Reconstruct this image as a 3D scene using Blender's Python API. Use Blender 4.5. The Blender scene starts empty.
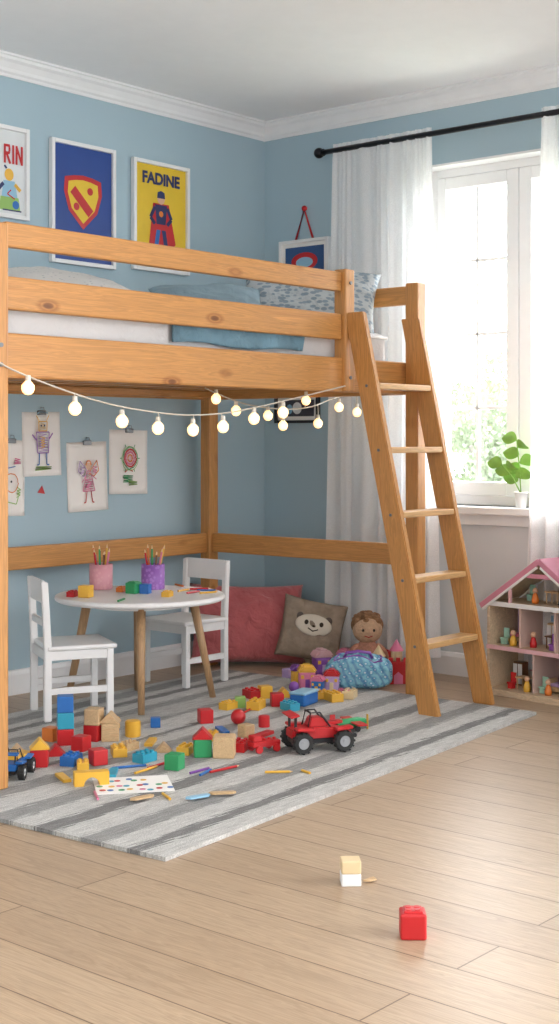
import bpy,bmesh,math,random
from mathutils import Vector,Matrix,Euler
random.seed(7)
S=bpy.context.scene
S.view_settings.view_transform='Standard'
COL=S.collection
# ---------------------------------------------------------------- camera calibration
H0=1.08; FPX=1377.0; HY=440.0
ang=math.radians(40.36)
Fx,Fy=math.cos(ang),math.sin(ang); Rx,Ry=Fy,-Fx
CX,CY=-5.347,-4.645
def P(px,py,z=0.0):
    """survey a spot on a horizontal surface of height z"""
    d=(H0-z)*FPX/(py-HY); l=(px-279.5)/FPX*d
    return Vector((CX+d*Fx+l*Rx,CY+d*Fy+l*Ry,z))
def PY(px,py,y0):
    t=(px-279.5)/FPX; dx=Fx+t*Rx; dy=Fy+t*Ry; d=(y0-CY)/dy
    return Vector((CX+d*dx,y0,H0+(HY-py)/FPX*d))
def PX(px,py,x0):
    t=(px-279.5)/FPX; dx=Fx+t*Rx; dy=Fy+t*Ry; d=(x0-CX)/dx
    return Vector((x0,CY+d*dy,H0+(HY-py)/FPX*d))
def CW(l,d,z=0): return Vector((CX+d*Fx+l*Rx,CY+d*Fy+l*Ry,z))
# ---------------------------------------------------------------- materials
MATS={}
def newmat(name):
    m=bpy.data.materials.new(name); m.use_nodes=True
    nt=m.node_tree; b=nt.nodes['Principled BSDF']
    return m,nt,b
def ramp(nt,fac,stops,interp='LINEAR'):
    r=nt.nodes.new('ShaderNodeValToRGB'); r.color_ramp.interpolation=interp
    e=r.color_ramp.elements
    while len(e)>1: e.remove(e[-1])
    e[0].position=stops[0][0]; e[0].color=(*stops[0][1],1)
    for p,c in stops[1:]:
        n=e.new(p); n.color=(*c,1)
    nt.links.new(fac,r.inputs[0]); return r
def coords(nt,scale=(1,1,1),rot=(0,0,0),kind='Object'):
    tc=nt.nodes.new('ShaderNodeTexCoord'); mp=nt.nodes.new('ShaderNodeMapping')
    mp.inputs['Scale'].default_value=scale; mp.inputs['Rotation'].default_value=rot
    nt.links.new(tc.outputs[kind],mp.inputs[0]); return mp.outputs[0]
def noise(nt,vec,scale,detail=3,dist=0):
    n=nt.nodes.new('ShaderNodeTexNoise'); n.inputs['Scale'].default_value=scale
    n.inputs['Detail'].default_value=detail; n.inputs['Distortion'].default_value=dist
    nt.links.new(vec,n.inputs['Vector']); return n.outputs[0]
def bump(nt,b,h,strength=.2,dist=.01):
    n=nt.nodes.new('ShaderNodeBump'); n.inputs['Strength'].default_value=strength; n.inputs['Distance'].default_value=dist
    nt.links.new(h,n.inputs['Height']); nt.links.new(n.outputs[0],b.inputs['Normal'])
def mul(nt,a,b_,f=1):
    mx=nt.nodes.new('ShaderNodeMix'); mx.data_type='RGBA'; mx.blend_type='MULTIPLY'; mx.inputs[0].default_value=f
    nt.links.new(a,mx.inputs[6]); nt.links.new(b_,mx.inputs[7]); return mx.outputs[2]
def pm(name,c,rough=.5,var=.06,scale=12,bmp=0,emit=0,metal=0,sheen=0):
    if name in MATS: return MATS[name]
    m,nt,b=newmat(name)
    v=coords(nt); n=noise(nt,v,scale)
    r=ramp(nt,n,[(.3,tuple(x*(1-var) for x in c)),(.7,tuple(min(1,x*(1+var)) for x in c))])
    nt.links.new(r.outputs[0],b.inputs['Base Color'])
    b.inputs['Roughness'].default_value=rough; b.inputs['Metallic'].default_value=metal
    if sheen: b.inputs['Sheen Weight'].default_value=sheen
    if bmp:
        n2=noise(nt,v,scale*2.2,4,.6); bump(nt,b,n2,bmp,.02)
    MATS[name]=m; return m
def wood(name,c1,c2,axis,knots=True,rough=.42,across=22,along=.9):
    if name in MATS: return MATS[name]
    m,nt,b=newmat(name)
    sc=[across]*3; sc[axis]=along
    v=coords(nt,tuple(sc)); n=noise(nt,v,1.7,8,1.8)
    r=ramp(nt,n,[(.30,c2),(.40,c1),(.47,tuple(x*.76 for x in c1)),(.53,tuple(x*1.05 for x in c1)),(.60,tuple(x*.82 for x in c1)),(.72,tuple(x*1.18 for x in c1))])
    out=r.outputs[0]
    if knots:
        sk=[8]*3; sk[axis]=3.4
        flat={0:1,1:0,2:1}[axis]; sk[flat]=.4
        vv=coords(nt,tuple(sk)); vo=nt.nodes.new('ShaderNodeTexVoronoi'); vo.inputs['Scale'].default_value=1
        nt.links.new(vv,vo.inputs['Vector'])
        k=ramp(nt,vo.outputs['Distance'],[(.0,(.22,.14,.09)),(.06,(.34,.23,.15)),(.09,(.85,.78,.7)),(.12,(.66,.54,.42)),(.19,(1,1,1))])
        out=mul(nt,out,k.outputs[0],.95)
    nt.links.new(out,b.inputs['Base Color']); b.inputs['Roughness'].default_value=rough
    bump(nt,b,n,.08,.004)
    MATS[name]=m; return m
PC1=(.54,.255,.075); PC2=(.38,.155,.042)
WX=wood('pine_grain_long',PC1,PC2,0); WY=wood('pine_grain_cross',PC1,PC2,1); WZ=wood('pine_grain_upright',PC1,PC2,2)
WR=wood('pine_rung_light',(.64,.38,.16),(.52,.27,.10),0,False)
OAK=wood('oak_leg_wood',(.47,.29,.15),(.36,.20,.10),2,False)
BEECH=wood('beech_block_wood',(.64,.44,.24),(.54,.34,.18),0,False,across=40,along=6)
WHITE=pm('white_paint',(.78,.78,.78),.4,.02)
TRIMW=pm('white_trim_paint',(.84,.85,.86),.45,.02)
C={}
for n,c in dict(red=(.52,.016,.02),blue=(.02,.14,.44),teal=(.03,.32,.46),yellow=(.76,.43,.05),green=(.03,.30,.11),orange=(.70,.19,.03),
    white=(.78,.76,.72),black=(.015,.015,.018),pink=(.66,.19,.32),purple=(.24,.08,.38),cream=(.72,.57,.34),lightgreen=(.28,.48,.12),navy=(.02,.03,.12),
    skin=(.68,.42,.28),brown=(.16,.07,.03),grey=(.35,.36,.38),lightblue=(.28,.50,.66),mint=(.35,.58,.47),lilac=(.46,.32,.56),palepink=(.70,.42,.45)).items():
    C[n]=pm(n+'_paint',c,.38,.05)
C['wood']=BEECH
PAPER=pm('paper_white',(.86,.84,.81),.8,.02)
METAL=pm('dark_metal',(.03,.03,.035),.35,.05,metal=.8)
CLIP=pm('clip_grey',(.18,.19,.2),.4,.05,metal=.5)
# ---------------------------------------------------------------- mesh builder
class MB:
    def __init__(s): s.bm=bmesh.new(); s.mats=[]
    def add(s,b,m,M=None,smooth=False):
        if M is not None: bmesh.ops.transform(b,matrix=M,verts=b.verts)
        if m not in s.mats: s.mats.append(m)
        i=s.mats.index(m)
        for f in b.faces: f.material_index=i; f.smooth=smooth
        me=bpy.data.meshes.new('t'); b.to_mesh(me); b.free(); s.bm.from_mesh(me); bpy.data.meshes.remove(me); return s
    def box(s,c,d,m,rot=(0,0,0),bev=.002,seg=1):
        b=bmesh.new(); bmesh.ops.create_cube(b,size=1)
        bmesh.ops.scale(b,vec=d,verts=b.verts)
        bv=min(bev,min(d)*.45)
        if bv>0: bmesh.ops.bevel(b,geom=b.edges[:],offset=bv,segments=seg,affect='EDGES',profile=.5)
        return s.add(b,m,Matrix.Translation(c)@Euler(rot).to_matrix().to_4x4(),smooth=False)
    def bar(s,x0,x1,y0,y1,z0,z1,m,bev=.004):
        return s.box(((x0+x1)/2,(y0+y1)/2,(z0+z1)/2),(abs(x1-x0),abs(y1-y0),abs(z1-z0)),m,bev=bev,seg=2)
    def cyl(s,c,r1,r2,h,m,rot=(0,0,0),seg=24,smooth=False,bev=0):
        b=bmesh.new(); bmesh.ops.create_cone(b,cap_ends=True,segments=seg,radius1=r1,radius2=max(r2,1e-4),depth=h)
        if bev: bmesh.ops.bevel(b,geom=[e for e in b.edges if len(e.link_faces)==2 and any(len(f.verts)>4 for f in e.link_faces)],offset=bev,segments=2,affect='EDGES')
        s.add(b,m,Matrix.Translation(c)@Euler(rot).to_matrix().to_4x4(),smooth=False)
        return s
    def rod(s,a,b_,r1,r2,m,seg=16):
        a=Vector(a);b_=Vector(b_); v=b_-a
        M=Matrix.Translation((a+b_)/2)@v.to_track_quat('Z','Y').to_matrix().to_4x4()
        b=bmesh.new(); bmesh.ops.create_cone(b,cap_ends=True,segments=seg,radius1=r1,radius2=max(r2,1e-4),depth=v.length)
        return s.add(b,m,M,smooth=seg>8)
    def sph(s,c,r,m,rot=(0,0,0),u=20,v=12):
        b=bmesh.new(); bmesh.ops.create_uvsphere(b,u_segments=u,v_segments=v,radius=1)
        if not hasattr(r,'__len__'): r=(r,r,r)
        return s.add(b,m,Matrix.Translation(c)@Euler(rot).to_matrix().to_4x4()@Matrix.Diagonal((*r,1)),smooth=True)
    def lathe(s,prof,m,c=(0,0,0),seg=28,rot=(0,0,0),smooth=True):
        b=bmesh.new(); rings=[]
        for r,z in prof:
            rings.append([b.verts.new((max(r,1e-4)*math.cos(2*math.pi*i/seg),max(r,1e-4)*math.sin(2*math.pi*i/seg),z)) for i in range(seg)])
        for a,d in zip(rings,rings[1:]):
            for i in range(seg): b.faces.new((a[i],a[(i+1)%seg],d[(i+1)%seg],d[i]))
        bmesh.ops.recalc_face_normals(b,faces=b.faces)
        return s.add(b,m,Matrix.Translation(c)@Euler(rot).to_matrix().to_4x4(),smooth=smooth)
    def prism(s,pts,y0,y1,m,M=None,bev=0):
        b=bmesh.new(); f=[b.verts.new((x,y0,z)) for x,z in pts]; g=[b.verts.new((x,y1,z)) for x,z in pts]
        b.faces.new(f); b.faces.new(g[::-1]); n=len(pts)
        for i in range(n): b.faces.new((f[i],g[i],g[(i+1)%n],f[(i+1)%n]))
        bmesh.ops.recalc_face_normals(b,faces=b.faces)
        if bev: bmesh.ops.bevel(b,geom=b.edges[:],offset=bev,segments=2,affect='EDGES')
        return s.add(b,m,M)
    def flat(s,pts,m,y=0.0):
        b=bmesh.new(); f=[b.verts.new((x,y,z)) for x,z in pts]; fc=b.faces.new(f); b.normal_update()
        if fc.normal.y>0: fc.normal_flip()
        return s.add(b,m)
    def disc(s,cx,cz,rx,rz,m,y=0,n=20):
        return s.flat([(cx+rx*math.cos(2*math.pi*i/n),cz+rz*math.sin(2*math.pi*i/n)) for i in range(n)],m,y)
    def line(s,pts,w,m,y=0):
        for (x0,z0),(x1,z1) in zip(pts,pts[1:]):
            dx,dz=x1-x0,z1-z0; L=math.hypot(dx,dz) or 1; nx,nz=-dz/L*w/2,dx/L*w/2
            s.flat([(x0+nx,z0+nz),(x1+nx,z1+nz),(x1-nx,z1-nz),(x0-nx,z0-nz)],m,y)
        return s
    def tube(s,pts,r,m,seg=6):
        b=bmesh.new(); pts=[Vector(p) for p in pts]; rings=[]
        for i,p in enumerate(pts):
            t=(pts[min(i+1,len(pts)-1)]-pts[max(i-1,0)]).normalized()
            up=Vector((0,0,1)) if abs(t.z)<.9 else Vector((1,0,0))
            a=t.cross(up).normalized(); c=t.cross(a)
            rings.append([b.verts.new(p+r*(a*math.cos(2*math.pi*k/seg)+c*math.sin(2*math.pi*k/seg))) for k in range(seg)])
        for a,d in zip(rings,rings[1:]):
            for i in range(seg): b.faces.new((a[i],a[(i+1)%seg],d[(i+1)%seg],d[i]))
        b.faces.new(rings[0]); b.faces.new(rings[-1][::-1])
        bmesh.ops.recalc_face_normals(b,faces=b.faces)
        return s.add(b,m,smooth=True)
    def grid(s,fn,nu,nv,m,M=None,smooth=True):
        b=bmesh.new(); V=[[b.verts.new(fn(i/nu,j/nv)) for j in range(nv+1)] for i in range(nu+1)]
        for i in range(nu):
            for j in range(nv): b.faces.new((V[i][j],V[i+1][j],V[i+1][j+1],V[i][j+1]))
        return s.add(b,m,M,smooth=smooth)
    def pillow(s,w,h,t,m,M=None,seed=0,pinch=.07):
        b=bmesh.new(); N=32; rr=random.Random(seed); ph=[rr.uniform(0,6) for _ in range(6)]
        def pt(u,v,sg):
            k=max(0,(1-u*u)*(1-v*v))**.42
            x=w/2*u*(1-pinch*(1-v*v)); z=h/2*v*(1-pinch*(1-u*u))
            wr=1+.07*math.sin(5*u+ph[0]+3*v)+.06*math.sin(7*v+ph[1]-4*u)+.05*math.sin(13*u*v+ph[2])+.035*math.sin(11*(u+v)+ph[3])
            return (x,sg*t/2*k*wr,z)
        V={}
        for sg in (1,-1):
            for i in range(N+1):
                for j in range(N+1):
                    u=-1+2*i/N; v=-1+2*j/N; e=i in(0,N) or j in(0,N)
                    if e and sg==-1: V[(sg,i,j)]=V[(1,i,j)]
                    else: V[(sg,i,j)]=b.verts.new(pt(u,v,sg))
        for sg in (1,-1):
            for i in range(N):
                for j in range(N):
                    q=[V[(sg,i,j)],V[(sg,i+1,j)],V[(sg,i+1,j+1)],V[(sg,i,j+1)]]
                    b.faces.new(q if sg==-1 else q[::-1])
        return s.add(b,m,M,smooth=True)
    def mesh(s,name):
        me=bpy.data.meshes.new(name); s.bm.to_mesh(me); s.bm.free()
        for m in s.mats: me.materials.append(m)
        return me
    def obj(s,name,parent=None,loc=(0,0,0),rot=(0,0,0),label=None,cat=None,group=None,kind=None):
        return place(s.mesh(name),name,parent,loc,rot,label,cat,group,kind)
def place(me,name,parent=None,loc=(0,0,0),rot=(0,0,0),label=None,cat=None,group=None,kind=None):
    o=bpy.data.objects.new(name,me); COL.objects.link(o)
    o.location=loc; o.rotation_euler=rot
    if parent is not None: o.parent=parent
    if label: o['label']=label
    if cat: o['category']=cat
    if group: o['group']=group
    if kind: o['kind']=kind
    return o
def empty(name,loc=(0,0,0),rot=(0,0,0),**k):
    o=place(None,name,None,loc,rot,**k); o.empty_display_size=.1; return o
def lettering(txt,size,m,parent,loc,name='lettering',off=.0,rot=(math.pi/2,0,0),sx=1):
    cu=bpy.data.curves.new('t','FONT'); cu.body=txt; cu.size=size; cu.align_x='CENTER'; cu.align_y='CENTER'; cu.offset=off; cu.extrude=.0004
    o=bpy.data.objects.new('t',cu); COL.objects.link(o)
    bpy.context.view_layer.update()
    me=bpy.data.meshes.new_from_object(o.evaluated_get(bpy.context.evaluated_depsgraph_get()))
    bpy.data.objects.remove(o); me.materials.clear(); me.materials.append(m)
    for v in me.vertices: v.co.x*=sx
    return place(me,name,parent,loc,rot)

# ================================================================ ROOM
CH=2.70
def wallmat(name,a,b_):
    m,nt,b=newmat(name)
    v=coords(nt); n=noise(nt,v,1.5,2); r=ramp(nt,n,[(.3,a),(.7,b_)]); nt.links.new(r.outputs[0],b.inputs['Base Color'])
    b.inputs['Roughness'].default_value=.7; bump(nt,b,noise(nt,v,160,2),.12,.002); return m
WALL=wallmat('blue_wall_paint',(.37,.505,.58),(.385,.52,.595))
WALL_WASH=wallmat('blue_wall_painted_light_wash',(.62,.65,.67),(.64,.67,.69))  # blue wall under the window, wash of light painted in as pale grey
CEIL=pm('ceiling_white_paint',(.92,.92,.93),.85,.01)
m,nt,b=newmat('oak_plank_floor')
v=coords(nt,(1,1,1),(0,0,math.radians(-90)))
br=nt.nodes.new('ShaderNodeTexBrick'); br.offset=.37; br.offset_frequency=2
br.inputs['Scale'].default_value=1; br.inputs['Brick Width'].default_value=1.55; br.inputs['Row Height'].default_value=.165
br.inputs['Mortar Size'].default_value=.002; br.inputs['Mortar Smooth'].default_value=.1; br.inputs['Bias'].default_value=0
br.inputs['Color1'].default_value=(.50,.375,.258,1); br.inputs['Color2'].default_value=(.425,.31,.21,1); br.inputs['Mortar'].default_value=(.17,.11,.07,1)
nt.links.new(v,br.inputs['Vector'])
v2=coords(nt,(20,1.0,1)); g=noise(nt,v2,2,8,2.2); gr=ramp(nt,g,[(.25,(.60,.57,.53)),(.40,(.95,.94,.93)),(.47,(.76,.74,.71)),(.54,(1,1,1)),(.60,(.85,.83,.81)),(.75,(1.14,1.13,1.11))])
nt.links.new(mul(nt,br.outputs[0],gr.outputs[0]),b.inputs['Base Color'])
b.inputs['Roughness'].default_value=.38; b.inputs['Specular IOR Level'].default_value=.42; bump(nt,b,g,.05,.003); FLOOR=m
XL,YL=-6.6,-6.0
MB().bar(XL,.2,YL,.2,-.1,0,FLOOR,0).obj('floor',kind='structure')
MB().bar(XL,.2,YL,.2,CH,CH+.1,CEIL,0).obj('ceiling',kind='structure')
MB().bar(XL,.2,0,.2,0,CH,WALL,0).obj('wall_back',kind='structure')
WY0,WY1,WZ0,WZ1=-.96,-1.93,.78,2.36
w=MB(); w.bar(0,.2,0,WY0,0,CH,WALL,0); w.bar(0,.2,WY1,YL,0,CH,WALL,0); w.bar(0,.2,WY0,WY1,0,WZ0,WALL_WASH,0); w.bar(0,.2,WY0,WY1,WZ1,CH,WALL,0)
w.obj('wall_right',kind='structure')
k_=.64
prof=[(a*k_,b_*k_) for a,b_ in [(0,0),(.012,0),(.016,.018),(.03,.03),(.034,.05),(.055,.085),(.075,.1),(.08,.118),(.095,.122),(.095,.135),(0,.135)]]
def mould(prof,x0,x1,z,name):
    M1=MB()
    b=bmesh.new(); a=[b.verts.new((x0,-p,z+q)) for p,q in prof]; c=[b.verts.new((x1-p,-p,z+q)) for p,q in prof]
    b.faces.new(a); n=len(prof)
    for i in range(n): b.faces.new((a[i],c[i],c[(i+1)%n],a[(i+1)%n]))
    bmesh.ops.recalc_face_normals(b,faces=b.faces); M1.add(b,TRIMW); M1.obj(name+('1' if name=='trim_' else 'back'),kind='structure')
    M2=MB(); b=bmesh.new(); a=[b.verts.new((-p,-p,z+q)) for p,q in prof]; c=[b.verts.new((-p,YL,z+q)) for p,q in prof]
    b.faces.new(c)
    for i in range(n): b.faces.new((a[i],c[i],c[(i+1)%n],a[(i+1)%n]))
    bmesh.ops.recalc_face_normals(b,faces=b.faces); M2.add(b,TRIMW); M2.obj(name+('2' if name=='trim_' else 'right'),kind='structure')
mould(prof,XL,0,CH-.135*k_,'trim_')
mould([(0,0),(.016,0),(.016,.085),(.01,.1),(0,.105)],XL,0,0,'baseboard_')
# window
WF=pm('window_white_paint',(.85,.86,.86),.35,.01)
win=empty('window_1',(0,(WY0+WY1)/2,WZ0),kind='structure')
hw=(WY0-WY1)/2; HH=WZ1-WZ0
f=MB(); fx0,fx1=.09,.15
f.bar(fx0,fx1,-hw,-hw+.045,0,HH,WF); f.bar(fx0,fx1,hw-.045,hw,0,HH,WF); f.bar(fx0,fx1,-hw+.045,hw-.045,HH-.05,HH,WF); f.bar(fx0,fx1,-hw+.045,hw-.045,0,.045,WF)
f.obj('frame',win)
f=MB(); f.bar(-.004,.09,hw-.012,hw-.001,.0,HH-.001,WF,0); f.bar(-.004,.09,-hw+.001,-hw+.012,.0,HH-.001,WF,0); f.bar(-.004,.09,-hw+.012,hw-.012,HH-.012,HH-.001,WF,0); f.obj('reveal_lining',win)
sm,nt,b=newmat('window_glass_clear'); nt.nodes.remove(b)
tr=nt.nodes.new('ShaderNodeBsdfTransparent'); gl=nt.nodes.new('ShaderNodeBsdfGlossy'); gl.inputs['Roughness'].default_value=.03; mi=nt.nodes.new('ShaderNodeMixShader'); mi.inputs[0].default_value=.04
nt.links.new(tr.outputs[0],mi.inputs[1]); nt.links.new(gl.outputs[0],mi.inputs[2]); nt.links.new(mi.outputs[0],nt.nodes['Material Output'].inputs[0]); GLASS=sm
for sg in (1,-1):
    s=MB(); a0,a1=(.022,hw-.047) ; y=lambda q:sg*q
    x0,x1=.085,.135; z0,z1=.047,HH-.052; ci=.065
    def br_(ya,yb,za,zb,xa=x0,xb=x1): s.bar(xa,xb,min(y(ya),y(yb)),max(y(ya),y(yb)),za,zb,WF,.003)
    br_(.002,ci,z0,z1); br_(a1-.045,a1,z0,z1); br_(ci,a1-.045,z0,z0+.06); br_(ci,a1-.045,z1-.055,z1)
    mc=(ci+a1-.045)/2
    br_(mc-.008,mc+.008,z0+.06,z1-.055,.1,.12)
    for k in (1,2,3):
        zz=z0+.06+(z1-z0-.115)*k/4; br_(ci,a1-.045,zz-.008,zz+.008,.1,.12)
    s.obj('sash',win)
    g=MB(); g.bar(.108,.112,min(y(ci),y(a1-.045)),max(y(ci),y(a1-.045)),z0+.06,z1-.055,GLASS,0); g.obj('pane',win)
s=MB(); s.bar(-.07,.09,-hw-.04,hw+.04,-.035,.0,TRIMW,.006); s.bar(-.02,-.002,-hw-.02,hw+.02,-.085,-.035,TRIMW,.004); s.obj('window_sill',win)

# ================================================================ OUTSIDE
LAWN=pm('lawn_grass',(.52,.57,.46),.9,.1,3)
MB().bar(.9,30,-14,22,-.9,-.8,LAWN,0).obj('lawn',label='pale sunlit grass outside the window',cat='lawn',kind='stuff')
LEAFO=pm('tree_leaf_pale',(.50,.56,.42),.8,.18,2); BARK=pm('tree_bark',(.42,.38,.34),.9,.2)
def tree(x,y,zc,rx,rz,n,seed):
    rr=random.Random(seed); e=empty('tree',(x,y,-.8),label='pale green leafy tree growing outside the window',cat='tree',group='garden trees')
    t=MB(); t.tube([(0,0,0),(.05,0,(zc+.8)*.5),(0,.05,zc+.8)],.06,BARK,8)
    for k in range(6):
        a=rr.uniform(0,6.3); t.tube([(0,0,(zc+.8)*.6),(rx*.4*math.cos(a),rx*.4*math.sin(a),(zc+.8)*.9),(rx*.7*math.cos(a),rx*.7*math.sin(a),(zc+.8)+rr.uniform(0,.5)*rz)],.02,BARK,6)
    t.obj('trunk',e)
    b=bmesh.new()
    cl=[]
    while len(cl)<34:
        q=Vector([rr.uniform(-1,1) for _ in range(3)])
        if q.length<.85: cl.append((Vector((q.x*rx,q.y*rx,q.z*rz)),rr.uniform(.14,.26)))
    for i in range(n):
        c,rad=rr.choice(cl); p=c+Vector((rr.gauss(0,1),rr.gauss(0,1),rr.gauss(0,1))).normalized()*rad*rr.uniform(.6,1.1)+Vector((0,0,zc+.8))
        M=Matrix.Translation(p)@Euler((rr.uniform(0,6),rr.uniform(0,6),rr.uniform(0,6))).to_matrix().to_4x4()
        q=rr.uniform(.02,.034)
        vs=[b.verts.new(M@Vector(k)) for k in((-q,0,0),(0,q*.6,0),(q,0,0),(0,-q*.6,0))]; b.faces.new(vs)
    f=MB(); f.add(b,LEAFO); o=f.obj('foliage',e,kind='stuff')
tree(4.6,1.35,.85,.72,.80,13000,1); tree(5.2,3.35,1.1,.9,.95,12000,2); tree(7.6,3.0,1.25,1.0,1.0,14000,5); tree(4.3,-.6,.7,.8,.7,9000,4)

# ================================================================ LOFT BED
BX0,BX1=-2.70,-.52; BYF,BYB=-1.25,-.10; s2=.031
bed=empty('loft_bed',(0,0,0),label='honey pine loft bed frame standing over the play corner',cat='loft bed')
for x,y in((BX0,BYF),(BX0,BYB),(BX1,BYB)):
    MB().bar(x-s2,x+s2,y-s2,y+s2,0 if x==BX1 else .0125,1.745,WZ,.006).obj('post',bed)
MB().bar(BX1-s2,BX1+s2,BYF-.082,BYF-.018,0,1.745,WZ,.006).obj('post',bed)
MB().bar(-.985,-.925,BYF-.035,BYF+.025,1.275,1.765,WZ,.006).obj('short_post',bed)
fy0,fy1=BYF-.016,BYF+.014
for z0,z1 in((1.675,1.753),(1.482,1.585)): MB().bar(BX0+s2,-.985,fy0,fy1,z0,z1,WX,.006).obj('guard_rail',bed)
MB().bar(BX0+s2,BX1+s2,fy0,fy1,1.272,1.41,WX,.006).obj('side_beam',bed)
MB().bar(BX0+s2,BX1-s2,BYB-.014,BYB+.016,1.272,1.41,WX,.006).obj('side_beam',bed)
for x,ya in((BX0,BYF+s2),(BX1,BYF+.016)):
    MB().bar(x-.015,x+.015,ya,BYB-s2,1.272,1.41,WY,.006).obj('end_beam',bed)
    MB().bar(x-.015,x+.015,ya if x==BX0 else BYF-.018,BYB-s2,1.655,1.735,WY,.006).obj('end_guard_rail',bed)
    MB().bar(x-.015,x+.015,ya if x==BX0 else BYF-.018,BYB-s2,.545,.635,WY,.006).obj('end_stretcher',bed)
MB().bar(BX0+s2,BX1-s2,BYB-.015,BYB+.015,.54,.635,WX,.006).obj('back_stretcher',bed)
for k in range(13):
    x=BX0+.15+k*.155; MB().bar(x-.04,x+.04,BYF+.02,BYB-.02,1.312,1.332,WY,.004).obj('slat',bed)
for y in(BYF+.03,BYB-.03): MB().bar(BX0+s2,BX1-s2,y-.015,y+.015,1.28,1.311,WX,.003).obj('slat_ledger',bed)
for x,y,z in [(BX0,BYF-s2-.002,1.31),(BX0,BYF-s2-.002,1.37),(-.955,BYF-.037,1.33),(-.955,BYF-.037,1.53),(-.955,BYF-.037,1.71),(BX1,BYF-.084,1.34)]:
    MB().cyl((x,y,z),.007,.007,.006,CLIP,(math.pi/2,0,0)).obj('bolt',bed,label='dark metal bolt head')
# ladder (stiles lean back and slightly sideways)
lad=empty('ladder',(-.700,-1.63,0),(0,0,0),label='honey pine ladder leaning on the loft bed',cat='ladder')
yt,zt=.315,1.59; XS=-.066
SH=Matrix.Identity(4); SH[0][2]=XS/zt
for x in(-.195,.195):
    o=MB(); hd=.045; wd=.015
    o.prism([(-hd,0),(hd,0),(hd+yt,zt),(-hd+yt,zt)],-wd,wd,WZ,SH@Matrix.Rotation(math.pi/2,4,'Z'),.004)
    o.obj('stile',lad,(x,0,0))
    for zr in (.275,.53,.785,1.04,1.295):
        MB().cyl((x+XS*zr/zt+(wd+.001)*(1 if x>0 else -1),yt*zr/zt,zr),.006,.006,.004,CLIP,(0,math.pi/2,0)).obj('screw_head',lad)
for zr in(.275,.53,.785,1.04,1.295):
    MB().box((XS*zr/zt,yt*zr/zt,zr),(.360,.085,.024),WR,bev=.004,seg=2).obj('rung',lad,label='lighter pine rung')

# bedding
MW=pm('mattress_cotton',(.62,.61,.61),.9,.04,6,.6)
o=MB(); o.box(((BX0+BX1)/2,(BYF+BYB)/2,1.433),(2.06,1.05,.2),MW,bev=.035,seg=4)
for z in(1.352,1.512): o.tube([(BX0+.07,BYF+.049,z),(BX1-.07,BYF+.049,z)],.006,MW)
ob=o.obj('mattress',label='white mattress with a cotton sheet on the loft bed',cat='mattress')
BLU=pm('blue_blanket_cloth',(.14,.25,.32),.9,.2,7,.9)
def blk(u,v):
    x=-1.90+.72*u; hw_=.535; L=v*(2*hw_+.2)
    if L<.12: yy=-.675-hw_-.008; z=1.545-.12+L
    elif L<.12+2*hw_: yy=-.675-hw_+(L-.12); z=1.55
    else: yy=-.675+hw_; z=1.55-(L-.12-2*hw_)
    z+=.006*math.sin(9*u+14*v)
    return (x+.01*math.sin(12*v),yy+(.005*math.sin(22*u)+.004*math.sin(47*u+30*L) if L<.12 else 0),z+(.018*abs(math.sin(7*u+5*v))+.006*math.sin(31*u-9*v) if L>.12 else 0))
o=MB(); o.grid(blk,80,110,BLU); ob=o.obj('blanket',label='folded blue blanket draped over the mattress',cat='blanket')
sol=ob.modifiers.new('s','SOLIDIFY'); sol.thickness=.008; sol.offset=1
def leafprint(name,base,ink,scale,th,asp=2.4,soft=.06):
    m,nt,b=newmat(name); v=coords(nt,(1,1,asp),(0,.6,0)); vo=nt.nodes.new('ShaderNodeTexVoronoi'); vo.inputs['Scale'].default_value=scale
    nt.links.new(v,vo.inputs['Vector']); r=ramp(nt,vo.outputs['Distance'],[(th,ink),(th+soft,base)]); nt.links.new(r.outputs[0],b.inputs['Base Color']); b.inputs['Roughness'].default_value=.9
    bump(nt,b,noise(nt,coords(nt),14,4,.6),.6,.02); return m
PG=leafprint('leaf_print_grey_blue',(.44,.48,.50),(.22,.28,.33),34,.38,1.7,.14); PW=leafprint('leaf_print_white',(.60,.60,.59),(.34,.37,.40),42,.16)
LB=pm('light_blue_cotton',(.25,.35,.41),.9,.1,8,.6)
MB().pillow(.60,.36,.14,PG,seed=1).obj('pillow',loc=(-.745,-.90,1.672),rot=(math.radians(-33),math.radians(4),math.radians(-55)),label='grey-blue leaf-print pillow propped at the bed end',cat='pillow',group='bed pillows')
MB().pillow(.48,.34,.13,LB,seed=5).obj('pillow',loc=(-1.19,-.72,1.64),rot=(math.radians(-62),0,math.radians(-42)),label='plain light blue pillow on the mattress',cat='pillow',group='bed pillows')
MB().pillow(.64,.38,.15,PW,seed=8).obj('pillow',loc=(-2.14,-.80,1.615),rot=(math.radians(-82),0,math.radians(-30)),label='white pillow with small floral print on the mattress',cat='pillow',group='bed pillows')

# ================================================================ WALL ART
FRW=pm('frame_white_lacquer',(.80,.80,.80),.35,.02)
def framed(x0,x1,z0,z1,bg,label,right=False,fm=FRW,fw=.018,mat=None):
    w=x1-x0; h=z1-z0; 
    if not right: e=empty('framed_poster',((x0+x1)/2,-.001,z0),label=label,cat='poster',group='framed posters on the wall')
    else: e=empty('framed_picture',(-.001,-(x0+x1)/2,z0),(0,0,-math.pi/2),label=label,cat='picture')
    f=MB(); d=.024
    f.bar(-w/2,-w/2+fw,-d,0,0,h,fm,.002); f.bar(w/2-fw,w/2,-d,0,0,h,fm,.002); f.bar(-w/2+fw,w/2-fw,-d,0,0,fw,fm,.002); f.bar(-w/2+fw,w/2-fw,-d,0,h-fw,h,fm,.002); f.obj('frame',e)
    p=MB(); p.bar(-w/2+fw,w/2-fw,-.010,-.002,fw,h-fw,mat or bg,0)
    if mat: p.bar(-w/2+fw+.02,w/2-fw-.02,-.0115,-.0101,fw+.02,h-fw-.02,bg,0)
    return e,p,w,h
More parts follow.
